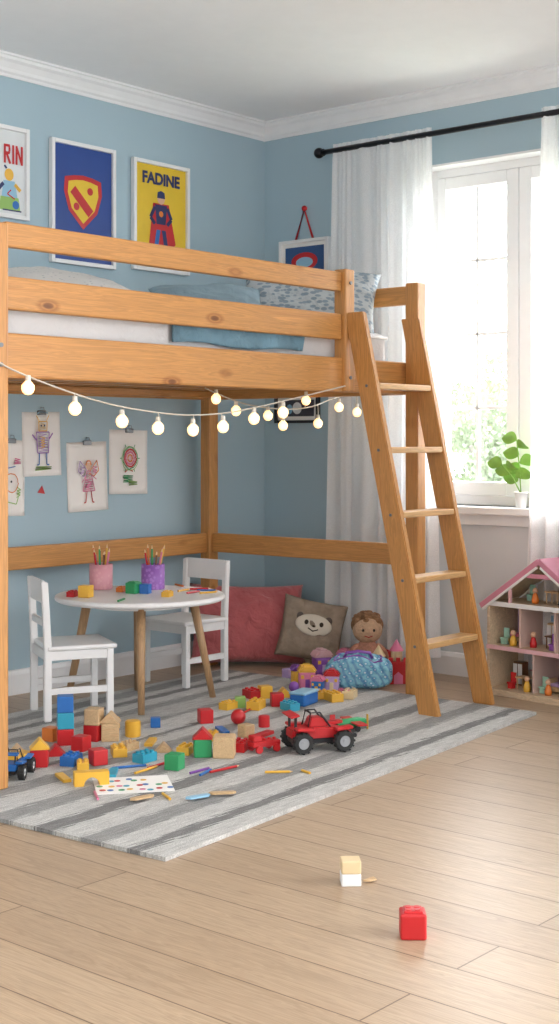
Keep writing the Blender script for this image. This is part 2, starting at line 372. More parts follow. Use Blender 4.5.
Pw=pm('poster_white_print',(.70,.73,.74),.5,.03); Pb=pm('poster_blue_print',(.015,.06,.28),.5,.05); Py=pm('poster_yellow_print',(.76,.52,.03),.5,.04)
yy=-.0115
e,p,w,h=framed(-1.93,-1.556,2.015,2.405,Pw,'white framed poster with red lettering and a cartoon figure')
def Q(l): return [(x,(z-.08)*.62+.035) for x,z in l]
p.disc(.085,.185,.024,.026,C['yellow'],yy); p.flat(Q([(.055,.28),(.115,.28),(.13,.17),(.045,.17)]),C['lightblue'],yy); p.flat(Q([(.04,.17),(.135,.17),(.145,.08),(.03,.08)]),C['lightgreen'],yy)
p.line(Q([(.055,.26),(.02,.20)]),.016,C['navy'],yy-.0004); p.line(Q([(.115,.26),(.145,.22)]),.016,C['yellow'],yy-.0004); p.line([(.072,.21),(.06,.222)],.01,C['navy'],yy); p.line(Q([(.095,.22),(.075,.19),(.115,.16)]),.006,C['red'],yy-.0006)
p.disc(.12,.06,.018,.018,C['blue'],yy-.0008); p.line([(.05,.035),(.15,.035)],.006,C['navy'],yy-.0009)
p.obj('print',e)
L=MB(); z0_,z1_=.232,.312; sw=.011; zm=(z0_+z1_)/2+.004
L.line([(.062,z0_),(.062,z1_)],sw,C['red'],-.0125); L.line([(.058,z1_-.005),(.082,z1_-.005)],sw,C['red'],-.0126); L.line([(.082,z1_),(.086,z1_-.012),(.086,zm+.008),(.081,zm-.004)],sw*.95,C['red'],-.0127); L.line([(.058,zm),(.083,zm)],sw,C['red'],-.0128); L.line([(.070,zm),(.090,z0_)],sw*1.05,C['red'],-.0129)
L.line([(.106,z0_),(.106,z1_)],sw,C['red'],-.0125)
L.line([(.124,z0_),(.124,z1_)],sw,C['red'],-.0125); L.line([(.152,z0_),(.152,z1_)],sw,C['red'],-.0125); L.line([(.124,z1_-.004),(.152,z0_+.004)],sw,C['red'],-.0126)
L.obj('lettering',e)
e,p,w,h=framed(-1.433,-1.056,1.854,2.397,Pb,'white framed blue poster with a red and yellow badge')
cz=.29
def badge(sc): return [(-.095*sc,.085*sc),(-.05*sc,.095*sc),(0,.1*sc),(.05*sc,.095*sc),(.095*sc,.085*sc),(.1*sc,.03*sc),(.075*sc,-.045*sc),(0,-.115*sc),(-.075*sc,-.045*sc),(-.1*sc,.03*sc)]
p.flat([(x,z+cz) for x,z in badge(1.12)],C['red'],yy); p.flat([(x,z+cz+.001) for x,z in badge(.90)],Py,yy-.0005)
p.line([(-.062,cz+.045),(.045,cz-.055)],.042,C['red'],yy-.001); p.disc(.04,cz+.045,.017,.017,C['red'],yy-.001); p.disc(-.04,cz-.03,.017,.017,C['red'],yy-.001)
p.obj('print',e)
e,p,w,h=framed(-.944,-.574,1.87,2.387,Py,'white framed yellow poster with a caped masked figure')
zo=-.02
def Z(l): return [(x*1.15,(z-.24)*1.15+.24+zo) for x,z in l]
p.flat(Z([(-.045,.33),(.045,.33),(.085,.17),(.04,.13),(-.07,.15)]),C['red'],yy)
p.flat(Z([(-.035,.325),(.035,.325),(.025,.235),(-.025,.235)]),C['navy'],yy-.0004)
p.line(Z([(-.035,.315),(-.06,.27),(-.035,.245)]),.019,C['navy'],yy-.0006); p.line(Z([(.035,.315),(.06,.27),(.035,.245)]),.019,C['navy'],yy-.0006)
p.flat(Z([(-.027,.245),(.027,.245),(.027,.222),(-.027,.222)]),C['red'],yy-.0008)
p.line(Z([(-.014,.225),(-.028,.15)]),.026,C['blue'],yy-.0006); p.line(Z([(.014,.225),(.03,.15)]),.026,C['navy'],yy-.0006)
p.line(Z([(-.027,.155),(-.031,.115)]),.028,C['red'],yy-.0008); p.line(Z([(.029,.155),(.037,.115)]),.028,C['brown'],yy-.0008)
p.disc(0,Z([(0,.352)])[0][1],.025,.029,C['skin'],yy-.0006); p.flat(Z([(-.023,.352),(.023,.352),(.02,.376),(0,.383),(-.02,.376)]),C['navy'],yy-.0009); p.flat(Z([(-.06,.112),(.07,.112),(.05,.1),(-.04,.1)]),C['brown'],yy)
p.disc(0,.275,.014,.014,C['orange'],yy-.0009)
p.obj('print',e); lettering('FADINE',.074,C['navy'],e,(0,-.0125,.435),off=.003,sx=.98)
e,p,w,h=framed(.115,.435,1.80,2.085,pm('navy_print',(.03,.09,.24),.5,.05),'small framed blue and red picture hung by red cord',True,FRW,.016,PAPER)
p.disc(0,.175,.085,.045,C['red'],-.0119); p.disc(0,.17,.055,.026,C['lightblue'],-.0123); p.disc(0,.12,.06,.025,C['yellow'],-.0123)
p.obj('print',e)
t=MB(); t.tube([(-.055,-.012,.285),(0,-.012,.435),(.055,-.012,.285)],.006,C['red']); t.sph((0,-.012,.44),.014,C['red']); t.obj('hanging_cord',e,label='red hanging cord')
e,p,w,h=framed(.085,.37,1.165,1.315,pm('dark_print',(.05,.05,.07),.5,.1),'small black framed picture on the wall',True,C['black'],.014,PAPER)
p.disc(.0,.075,.03,.03,C['white'],-.0119); p.disc(-.05,.07,.02,.025,C['lightblue'],-.0119); p.obj('print',e)
def drawing(px0,px1,py0,py1,label,fn,tilt=0):
    a=PY(px0,(py0+py1)/2,-.004); b_=PY(px1,(py0+py1)/2,-.004); w=b_.x-a.x; mid=PY((px0+px1)/2,py1,-.004); top=PY((px0+px1)/2,py0,-.004); h=top.z-mid.z
    e=empty('childs_drawing',((a.x+b_.x)/2,0,mid.z),(0,math.radians(tilt),0),label=label,cat='drawing',group="drawings clipped to the wall")
    p=MB()
    p.grid(lambda u,v:(-w/2+w*u,-.001-.012*(1-v)**3*math.sin(2.2*u+.4),h*v),10,10,PAPER); o=p.obj('sheet',e)
    sd=o.modifiers.new('s','SOLIDIFY'); sd.thickness=.0006
    q=MB(); fn(q,w,h); q.obj('crayon_marks',e,(0,-.012,0))
    c=MB(); c.box((0,-.006,h-.003),(.045,.012,.02),CLIP); c.tube([(-.012,-.010,h+.004),(-.008,-.010,h+.02),(.008,-.010,h+.02),(.012,-.010,h+.004)],.0018,CLIP); c.obj('clip',e,label='dark metal clip')
rs=random.Random(3)
def scrib(q,cx,cz,rx,rz,col,n=9,w=.004):
    pts=[]
    for i in range(n): pts.append((cx+(rx if i%2 else -rx)*(1-.25*rs.random()),cz-rz+2*rz*i/(n-1)+rs.uniform(-.003,.003)))
    q.line(pts,w,C[col],-.0006-.0001*rs.random())
def ring(q,cx,cz,r,col,w=.005,n=18,wob=.15):
    pts=[(cx+r*(1+wob*(rs.random()-.5))*math.cos(k*6.3/n),cz+r*1.1*(1+wob*(rs.random()-.5))*math.sin(k*6.3/n)) for k in range(n+1)]
    q.line(pts,w,C[col],-.001-.0003*rs.random())
def d_robot(q,w,h):
    q.line([(-.03,.10),(.03,.10),(.035,.19),(-.035,.19),(-.03,.10)],.005,C['purple']); scrib(q,0,.145,.028,.038,'lilac',15); scrib(q,0,.145,.014,.024,'yellow',9)
    q.line([(-.022,.195),(.022,.195),(.024,.235),(-.022,.236),(-.022,.195)],.005,C['yellow'],-.0005); scrib(q,0,.215,.018,.014,'cream',7)
    q.line([(-.058,.18),(-.035,.155)],.006,C['purple']); q.line([(.055,.185),(.035,.16)],.006,C['purple']); q.line([(-.02,.10),(-.022,.05),(-.034,.048)],.006,C['blue']); q.line([(.02,.10),(.02,.05),(.034,.048)],.006,C['blue'])
    q.line([(-.03,.27),(-.01,.278),(.03,.272)],.006,C['lightblue']); q.line([(-.02,.238),(-.035,.262)],.004,C['yellow']); q.line([(.02,.238),(.035,.262)],.004,C['yellow']); scrib(q,0,.035,.05,.008,'lightgreen',7)
    for s_ in(-1,1): q.disc(s_*.009,.218,.004,.004,C['navy'],-.001)
def d_fairy(q,w,h):
    q.line([(-.035,.09),(.035,.09),(.010,.18),(-.010,.18),(-.035,.09)],.005,C['pink']); scrib(q,0,.12,.026,.025,'pink',13); scrib(q,0,.16,.010,.016,'palepink',7); q.disc(0,.20,.015,.018,C['skin'],0)
    for s_ in(-1,1):
        q.line([(0,.17),(s_*.05,.225),(s_*.06,.18),(s_*.03,.155),(0,.17)],.005,C['lilac'] if s_<0 else C['orange']); scrib(q,s_*.037,.182,.014,.016,'pink' if s_>0 else 'lilac',7)
        q.line([(s_*.012,.09),(s_*.02,.04),(s_*.03,.038)],.005,C['red'])
    q.line([(-.012,.165),(-.04,.13)],.004,C['pink']); q.line([(.012,.165),(.045,.14)],.004,C['pink']); q.line([(-.016,.205),(-.008,.224),(.008,.224),(.016,.205)],.007,C['orange'],-.0004)
def d_round(q,w,h):
    ring(q,0,.165,.045,'green'); ring(q,.002,.166,.036,'red',.008); ring(q,0,.165,.026,'pink',.008); ring(q,0,.165,.014,'orange',.007); ring(q,.0,.163,.05,'lightgreen',.003)
    scrib(q,0,.165,.034,.034,'palepink',11,.003)
    for a in range(6): q.line([(.05*math.cos(a*1.05),.165+.055*math.sin(a*1.05)),(.062*math.cos(a*1.05),.165+.072*math.sin(a*1.05))],.004,C['green'])
    scrib(q,-.01,.07,.035,.016,'green',9); scrib(q,.02,.05,.03,.010,'lightgreen',9); q.line([(-.03,.1),(-.01,.115),(.02,.105)],.005,C['red'])
def d_face(q,w,h):
    ring(q,0,.14,.036,'orange',.004); q.disc(.0,.145,.005,.005,C['black'],-.0005); q.line([(-.02,.06),(.03,.05),(.04,.08)],.004,C['lightgreen']); q.line([(-.03,.2),(.02,.21)],.004,C['blue']); scrib(q,.03,.23,.02,.012,'pink',7); scrib(q,.04,.10,.012,.02,'lightgreen',7)
drawing(-6,24,440,516,'child drawing in orange and green crayon',d_face,2)
drawing(23,61,412,476,'child drawing of a lilac robot figure',d_robot,-1)
drawing(68,108,442,511,'child drawing of a pink winged figure',d_fairy,-1.5)
drawing(109,147,430,494,'child drawing of a round red and green scribble',d_round,1)
hp=PY(41,494,0); q=MB(); q.prism([(-.020,.006),(.020,.0),(.004,.036)],-.003,.0,C['red']); q.obj('paper_scrap',loc=hp,label='tiny red triangular paper scrap stuck to the wall',cat='paper scrap')

# ================================================================ STRING LIGHTS
m,nt,b=newmat('warm_bulb_glass'); b.inputs['Base Color'].default_value=(1,.85,.6,1); b.inputs['Emission Strength'].default_value=1.9
lw=nt.nodes.new('ShaderNodeLayerWeight'); lw.inputs[0].default_value=.4; r=ramp(nt,lw.outputs['Facing'],[(0,(1,.74,.38)),(.6,(1,.55,.2)),(1,(1,.38,.10))]); nt.links.new(r.outputs[0],b.inputs['Emission Color']); BULB=m
WIRE=pm('cream_wire',(.55,.50,.42),.5,.05)
kb=.9
bm_=MB(); bm_.lathe([(r_*kb,z_*kb) for r_,z_ in [(0,-.052),(.010,-.050),(.019,-.042),(.023,-.030),(.022,-.018),(.014,-.008),(.008,-.003),(.008,0)]],BULB,seg=20); bulbme=bm_.mesh('bulb')
so=MB(); so.cyl((0,0,.006),.009,.008,.018,pm('socket_white',(.7,.66,.58),.5,.04),seg=14); socme=so.mesh('socket')
def strand(pts,label,bulbs):
    e=empty('string_lights',pts[0],label=label,cat='string lights'); o=Vector(pts[0])
    Q=[]; pp=[Vector(p)-o for p in pts]
    for i in range(len(pp)-1):
        p0=pp[max(i-1,0)];p1=pp[i];p2=pp[i+1];p3=pp[min(i+2,len(pp)-1)]
        for k in range(10):
            t=k/10; Q.append(.5*((2*p1)+(-p0+p2)*t+(2*p0-5*p1+4*p2-p3)*t*t+(-p0+3*p1-3*p2+p3)*t**3))
    Q.append(pp[-1])
    MB().tube(Q,.003,WIRE).obj('wire',e)
    for bpt in bulbs:
        bb=Vector(bpt)-o; q=min(Q,key=lambda k:(k-bb).xy.length)
        L=MB(); L.tube([q,(bb+q)/2+Vector((.003,0,0)),bb+Vector((0,0,.012))],.0022,WIRE); L.obj('drop_wire',e)
        place(bulbme,'bulb',e,bb); place(socme,'socket',e,bb)
yf=BYF-.04
fr=[PY(-12,352,yf),PY(5,366,yf),PY(50,385,yf),PY(98,401,yf),PY(140,410,yf),PY(185,415,yf),PY(225,413,yf),PY(262,406,yf),PY(300,397,yf),PY(345,386,yf)]
strand(fr,'warm glowing bulb string hanging along the loft bed front',[PY(x,y-7,yf) for x,y in((28,387),(75,408),(122,421),(158,428),(193,430),(223,427),(254,419),(283,413))])
ym=-.75
bk=[PY(205,388,ym),PY(225,397,ym),PY(250,405,ym),PY(283,409,ym),PY(310,407,ym),PY(335,398,ym),PY(362,392,ym)]
strand(bk,'warm glowing bulb string hanging under the loft bed',[PY(x,y-7,ym) for x,y in((216,400),(236,412),(268,417),(283,427),(306,402),(318,425),(339,409),(357,414))])

# ================================================================ CURTAINS
m,nt,b=newmat('sheer_white_curtain'); nt.nodes.remove(b)
di=nt.nodes.new('ShaderNodeBsdfDiffuse'); di.inputs[0].default_value=(.97,.97,.97,1); tl=nt.nodes.new('ShaderNodeBsdfTranslucent'); tl.inputs[0].default_value=(.96,.97,.98,1); tr=nt.nodes.new('ShaderNodeBsdfTransparent')
m1=nt.nodes.new('ShaderNodeMixShader'); m1.inputs[0].default_value=.38; m2=nt.nodes.new('ShaderNodeMixShader')
v=coords(nt,(1,1,1)); nn=noise(nt,v,500,1); rr_=ramp(nt,nn,[(.35,(.06,)*3),(.65,(.24,)*3)])
nt.links.new(di.outputs[0],m1.inputs[1]); nt.links.new(tl.outputs[0],m1.inputs[2]); nt.links.new(rr_.outputs[0],m2.inputs[0]); nt.links.new(m1.outputs[0],m2.inputs[1]); nt.links.new(tr.outputs[0],m2.inputs[2]); nt.links.new(m2.outputs[0],nt.nodes['Material Output'].inputs[0]); SHEER=m
ROD=2.475
rod=empty('curtain_rod',(-.12,-.5,ROD),label='black metal curtain rod above the window',cat='curtain rod')
MB().rod((0,.03,0),(0,-2.25,0),.013,.013,METAL).obj('rod',rod)
f=MB(); f.sph((0,.045,0),.026,METAL); f.cyl((0,.02,0),.017,.017,.012,METAL,(math.pi/2,0,0)); f.obj('finial',rod)
f=MB(); f.sph((0,-2.27,0),.026,METAL); f.obj('finial',rod)
for yb in(-.02,-2.2):
    f=MB(); f.rod((0,yb,0),(.118,yb,0),.007,.007,METAL); f.cyl((.116,yb,0),.025,.025,.006,METAL,(0,math.pi/2,0)); f.obj('bracket',rod)
def curtain(ya,yb,ya2,yb2,zb,folds,seed,label):
    rr=random.Random(seed); ph=[rr.uniform(0,6) for _ in range(8)]
    def fn(u,v):
        z=zb+(ROD+.03-zb)*v; k=v; y0=ya*k+ya2*(1-k); y1=yb*k+yb2*(1-k)
        uu=u+.05*math.sin(6*u+ph[0]+.6*(1-v))+.022*math.sin(17*u+ph[1]+.8*v)+.012*math.sin(4*(1-v)+ph[2])*u*(1-u)*4
        a=2*math.pi*folds*uu
        env=.55+.45*math.sin(5.3*u+ph[3]+v)
        amp=(.008+.015*(1-v)**.7)*(.4+env)
        x=amp*math.sin(a+ph[4])+.004*math.sin(2.6*a+ph[5])*(.3+v)+.010*math.sin(2.2*u*6.28+2.5*v+ph[6])*(1-v)
        if z>ROD-.035: x*=.6
        return (x,y0+(y1-y0)*u+.5+.006*math.cos(a)*(1-v),z-ROD)
    return MB().grid(fn,220,60,SHEER).obj('curtain',None,(-.12,-.5,ROD),label=label,cat='curtain',group='sheer window curtains')
curtain(-.545,-1.11,-.49,-1.14,.09,7,3,'white sheer curtain hanging beside the loft bed')
curtain(-1.675,-2.2,-1.575,-2.25,.09,6,5,'white sheer curtain hanging behind the dollhouse')
POT=pm('white_glazed_pot',(.78,.77,.74),.3,.03); LEAF=pm('fresh_green_leaf',(.20,.40,.06),.45,.2,20); SOIL=pm('potting_soil',(.05,.03,.02),.95,.2,60)
def leaf(mb,base,d,L,W):
    d=Vector(d).normalized(); side=d.cross(Vector((.85,.5,.1))); side=side.normalized() if side.length>.01 else Vector((1,0,0)); up=side.cross(d)
    def fn(u,v):
        w=W*math.sin(math.pi*min(1,u*.97+.02))**.8*(v-.5)*2
        return Vector(base)+d*L*u+side*w-up*(-.2*L*u*(1-u))+up*abs(w)*.25-Vector((0,0,.25*L*u*u))
    mb.grid(fn,8,4,LEAF)
def plant(loc,ph,pr,stems,label,L=.062,n=5):
    e=empty('potted_plant',loc,label=label,cat='potted plant')
    MB().lathe([(0,0),(pr*.7,0),(pr*.75,.004),(pr,ph),(pr*1.06,ph),(pr*1.06,ph-.006),(pr*.9,ph-.004),(pr*.85,ph-.012),(0,ph-.012)],POT).obj('pot',e)
    MB().cyl((0,0,ph-.012),pr*.84,pr*.84,.006,SOIL).obj('soil',e)
    for (dx,dy,hh) in stems:
        pts=[(0,0,ph-.01),(dx*.4,dy*.4,ph+hh*.5),(dx,dy,ph+hh)]; MB().tube(pts,.003,LEAF).obj('stem',e)
        for k in range(n):
            f=.4+.6*k/(n-1); a=math.pi/2+(k%2)*math.pi+.4*math.sin(k*2+dx*40); bp=(dx*f*f+0,dy*f*f,ph+hh*f)
            l=MB(); leaf(l,bp,(math.cos(a)-.2,math.sin(a),.45),L*(1.1-.07*k),L*.36); l.obj('leaf',e)
plant((-.01,PX(521,500,-.01).y,.7805),.07,.03,[(-.02,.01,.23),(-.03,.08,.12)],'broad-leaved green plant in a white pot on the sill',.085)

# ================================================================ RUG
m,nt,b=newmat('woven_stripe_rug')
v=coords(nt,(1,1,1),(0,0,math.radians(-5.5)))
sp=nt.nodes.new('ShaderNodeSeparateXYZ'); nt.links.new(v,sp.inputs[0])
vn=coords(nt,(9,150,1)); nz=noise(nt,vn,1,4)
ma=nt.nodes.new('ShaderNodeMath'); ma.operation='MULTIPLY_ADD'; ma.inputs[1].default_value=.10; nt.links.new(nz,ma.inputs[0]); nt.links.new(sp.outputs[1],ma.inputs[2])
mr=nt.nodes.new('ShaderNodeMapRange'); mr.inputs[1].default_value=-1.95; mr.inputs[2].default_value=.1; nt.links.new(ma.outputs[0],mr.inputs[0])
rr=random.Random(12); Lc=(.64,.63,.605);L2=(.53,.52,.50);Mc=(.36,.355,.345);Dc=(.25,.245,.24)
st=[(0,Mc)]; p_=.055; li=True
while p_<.97 and len(st)<31:
    st.append((p_,(Lc if rr.random()<.7 else L2) if li else (Mc if rr.random()<.55 else Dc)))
    p_+= rr.uniform(.028,.066) if li else rr.uniform(.018,.046); li=not li
r=ramp(nt,mr.outputs[0],st,'CONSTANT')
v3=coords(nt,(1,1,1)); fn_=noise(nt,v3,260,2); fr_=ramp(nt,fn_,[(.3,(.70,.70,.70)),(.7,(1.15,1.15,1.15))])
v4=coords(nt,(14,130,1)); f4=noise(nt,v4,1,3); fr4=ramp(nt,f4,[(.35,(.82,.82,.82)),(.65,(1.10,1.10,1.10))])
nt.links.new(mul(nt,mul(nt,r.outputs[0],fr_.outputs[0]),fr4.outputs[0]),b.inputs['Base Color']); b.inputs['Roughness'].default_value=.95; bump(nt,b,fn_,.8,.01)
RUGM=m; RZ=.012
bb=bmesh.new(); cs=[(-2.85,-2.14),(-.57,-1.91),(-.62,-.28),(-2.98,-.42)]
lo=[bb.verts.new((x,y,.0005)) for x,y in cs]; hi=[bb.verts.new((x,y,RZ)) for x,y in cs]
bb.faces.new(lo[::-1]); bb.faces.new(hi)
for i in range(4): bb.faces.new((lo[i],lo[(i+1)%4],hi[(i+1)%4],hi[i]))
r_=MB(); r_.add(bb,RUGM); r_.obj('rug',label='grey and cream striped woven rug on the floor',cat='rug')

# ================================================================ TABLE
T0=CW(-.567,5.6); TZ=.455
tab=empty('round_table',(T0.x,T0.y,RZ),label='round white play table with wooden legs',cat='table')
o=MB(); R=.345; o.lathe([(0,TZ-.024),(R-.012,TZ-.024),(R-.002,TZ-.018),(R,TZ-.012),(R-.002,TZ-.004),(R-.008,TZ),(0,TZ)],WHITE,(0,0,-RZ),64,smooth=False); o.obj('tabletop',tab)
MB().cyl((0,0,TZ-.036-RZ),.2,.2,.022,WHITE,seg=40).obj('underframe',tab)
for l,d in((.03,-.25),(.29,.12),(-.04,.28),(-.29,-.05)):
    bx=l*Rx+d*Fx; by=l*Ry+d*Fy
    MB().rod((bx,by,0),(bx*.72,by*.72,TZ-.026-RZ),.013,.019,OAK,20).obj('leg',tab)
# ================================================================ CHAIRS
def chair(loc,rz,label):
    e=empty('child_chair',loc,(0,0,rz),label=label,cat='chair',group='white chairs at the play table')
    W=.27;D=.27;SZ=.285;BT=.528; t=.013
    for y in(-1,1):
        o=MB(); yc=y*(W/2-t)
        o.prism([(-D/2,0),(-D/2+.028,0),(-D/2+.028,SZ),(-D/2+.014,BT),(-D/2-.012,BT+.004),(-D/2,SZ)],yc-t,yc+t,WHITE,None,.003); o.obj('back_leg',e)
        o=MB(); o.bar(D/2-.026,D/2,yc-t,yc+t,0,SZ-.018,WHITE,.003); o.obj('front_leg',e)
        MB().bar(-D/2+.026,D/2-.024,yc-.008,yc+.008,.10,.125,WHITE,.002).obj('stretcher',e)
        MB().bar(-D/2+.026,D/2-.024,yc-.009,yc+.009,SZ-.055,SZ-.019,WHITE,.002).obj('apron',e)
    MB().bar(D/2-.02,D/2-.006,-W/2+.024,W/2-.024,SZ-.055,SZ-.019,WHITE,.002).obj('apron',e)
    MB().bar(-D/2+.004,-D/2+.02,-W/2+.024,W/2-.024,SZ-.055,SZ-.019,WHITE,.002).obj('apron',e)
    MB().box((.012,0,SZ-.009),(D+.0,W+.01,.018),WHITE,bev=.006,seg=3).obj('seat',e)
    def slat(z0,z1,nm):
        o=MB()
        def c(z): return -D/2+.012-(z-SZ)/(BT-SZ)*.012
        o.prism([(c(z0)-.006,z0),(c(z0)+.008,z0),(c(z1)+.008,z1),(c(z1)-.006,z1)],-W/2+.022,W/2-.022,WHITE,None,.003); o.obj(nm,e)
    slat(.445,.533,'backrest'); slat(.355,.385,'back_slat')
    return e
d1=(.886,-.464); r1=math.atan2(d1[1],d1[0])
A=P(44,722,RZ); sx=Vector((-d1[1],d1[0],0)); c1=A+Vector((d1[0],d1[1],0))*.135+sx*.125
chair((c1.x,c1.y,RZ),r1,'white wooden child chair with its back to the wall side post')
chair((-.965,-.375,RZ),math.pi,'white wooden child chair on the far side of the table')

# ================================================================ PENCIL CUPS + things on the table
pc=[C['red'],C['yellow'],C['green'],C['blue'],C['orange'],C['purple'],C['brown'],C['teal'],C['pink']]
TIP=pm('pencil_tip_wood',(.75,.52,.3),.6,.05)
PEN={}
def pencil_mesh(ci,L):
    k=(ci,round(L,3))
    if k not in PEN:
        o=MB(); o.cyl((0,0,L*.44),.0042,.0042,L*.88,pc[ci],seg=6); o.cyl((0,0,L*.92),.0042,.0012,L*.08,TIP,seg=6); o.cyl((0,0,L*.975),.0013,.0003,L*.03,pc[ci],seg=6); PEN[k]=o.mesh('pencil')
    return PEN[k]
def cupm(name,c1_,c2_):
    m,nt,b=newmat(name); v=coords(nt,(60,60,60)); ch=nt.nodes.new('ShaderNodeTexVoronoi'); ch.inputs['Scale'].default_value=1; nt.links.new(v,ch.inputs['Vector']); r=ramp(nt,ch.outputs['Distance'],[(.3,c1_),(.5,c2_)]); nt.links.new(r.outputs[0],b.inputs['Base Color']); b.inputs['Roughness'].default_value=.4; return m
for px,mm,lab in((101,cupm('pink_cup',(.74,.38,.42),(.70,.33,.38)),'pink pencil cup full of crayons on the table'),(153,cupm('purple_cup',(.44,.22,.60),(.28,.11,.44)),'purple pencil cup full of crayons on the table')):
    q=P(px,589,TZ); r=.049; hh=.105
    MB().lathe([(0,.0005),(r*.96,.0005),(r,.006),(r,hh),(r*.93,hh),(r*.92,.006),(0,.006)],mm,(0,0,0),30).obj('pencil_cup',loc=q,label=lab,cat='pencil cup',group='pencil cups')
    for k in range(9):
        a=k*.698+.3; rb=.012
        base=Vector((q.x+rb*math.cos(a),q.y+rb*math.sin(a),TZ+.009)); ti=random.uniform(.08,.24)
        dr=Vector((math.cos(a)*ti,math.sin(a)*ti,1)); 
        place(pencil_mesh([0,6,4,3,0,2,6,8,1][k],.155+.015*(k%3)),'pencil',None,base,dr.to_track_quat('Z','Y').to_euler(),'colouring pencil standing in a cup','pencil','pencils in the cups')
def lying(px,py,z,ci,L,rz,lab='colouring pencil lying on the rug',grp='pencils lying loose'):
    q=P(px,py,z+.0045); place(pencil_mesh(ci,L),'pencil',None,q,(0,math.pi/2,rz),lab,'pencil',grp)
for px,py,ci,rz in((178,591,1,.2),(190,589,0,-.5),(187,593,0,.1),(197,590,3,-1),(183,586,4,1.2),(200,593,1,-.2),(118,601,2,.5)): lying(px,py,TZ,ci,.09,rz,'colouring pencil lying on the table','pencils on the table')

# ================================================================ BLOCKS
BM={}
def block(kind,col,w,h=None):
    k=(kind,col,round(w,3),round(h or w,3))
    if k in BM: return BM[k]
    o=MB(); h=h or w; m=C[col]
    if kind=='cube': o.box((0,0,h/2),(w,w,h),m,bev=w*.06,seg=2)
    elif kind=='brick':
        L=w*1.5; hb=h*.62; o.box((0,0,hb/2),(L,w,hb),m,bev=w*.04,seg=2)
        for x in(-L*.31,0,L*.31):
            for y in(-w*.24,w*.24): o.cyl((x,y,hb+w*.06),w*.14,w*.14,w*.14,m,seg=14)
    elif kind=='studcube':
        o.box((0,0,h*.44),(w,w,h*.88),m,bev=w*.09,seg=3); o.box((0,0,h*.90),(w*.72,w*.72,h*.10),m,bev=w*.04,seg=2)
        for x in(-w*.17,w*.17):
            for y in(-w*.17,w*.17): o.cyl((x,y,h*.955),w*.13,w*.12,w*.05,m,seg=18)
    elif kind=='plank': o.box((0,0,w*.12),(w*2.2,w*.6,w*.24),m,bev=w*.04,seg=2)
    elif kind=='tri': o.prism([(-w*.6,0),(w*.6,0),(0,h*.62)],-w/2,w/2,m,None,w*.04)
    elif kind=='cyl': o.cyl((0,0,h/2),w/2,w/2,h,m,seg=28,bev=w*.05)
    elif kind=='arch':
        L=w; pts=[(-L,0),(-L*.45,0)]+[(-L*.45*math.cos(t*math.pi/10),L*.5*math.sin(t*math.pi/10)) for t in range(1,10)]+[(L*.45,0),(L,0),(L,L*.8),(-L,L*.8)]
        o.prism(pts,-w*.35,w*.35,m,None,w*.03)
    elif kind=='ball': o.sph((0,0,w/2),w/2,m)
    BM[k]=o.mesh(kind); return BM[k]
NM=dict(cube='toy_block',brick='building_brick',studcube='building_brick',plank='toy_plank',tri='roof_block',cyl='round_block',arch='arch_block',ball='toy_ball')
KT=dict(cube='cube block',brick='studded brick',studcube='studded cube brick',plank='flat block',tri='triangular roof block',cyl='round block',arch='arch block',ball='ball')
CN=dict(wood='natural wood',lightgreen='light green')
def blk_at(kind,px,py,wpx,col,rz=None,z=RZ,hf=1,on='on the rug',grp='building blocks on the rug',base=None,w=None):
    q=P(px,py,z) if base is None else Vector(base)
    d=(q.x-CX)*Fx+(q.y-CY)*Fy
    if w is None: w=round(wpx*d/FPX/1.12/.003)*.003
    h=w*hf
    if base is None: q=q+Vector((Fx,Fy,0))*w*.5
    rz=random.uniform(0,1.5) if rz is None else rz
    o=place(block(kind,col,w,h),NM[kind],None,q,(0,0,rz),'%s %s toy %s'%(CN.get(col,col),KT[kind],on),'toy block' if kind!='ball' else 'ball',grp)
    hh={'cube':h,'brick':h*.62,'studcube':h*.9,'plank':w*.24,'tri':h*.6,'cyl':h,'arch':w*.8,'ball':w}[kind]
    return Vector((q.x,q.y,q.z+hh+.0003)),w
def stack(px,py,wpx,items,rz=.5):
    b_=None
    for i,(k,c) in enumerate(items):
        if b_ is None: b_,w=blk_at(k,px,py,wpx,c,rz)
        else: b_,w=blk_at(k,0,0,wpx,c,rz+random.uniform(-.2,.2),on='stacked on another block',base=b_,w=w)
stack(64,746,18,[('cube','red'),('cube','teal'),('cube','blue')],.9)
stack(93,742,18,[('cube','red'),('cube','wood')],.3)
stack(109,742,20,[('cube','wood'),('tri','wood')],-.72)
stack(38,768,20,[('cube','red'),('tri','yellow')],-.8)
stack(202,758,20,[('cube','green'),('tri','red')],-.75)
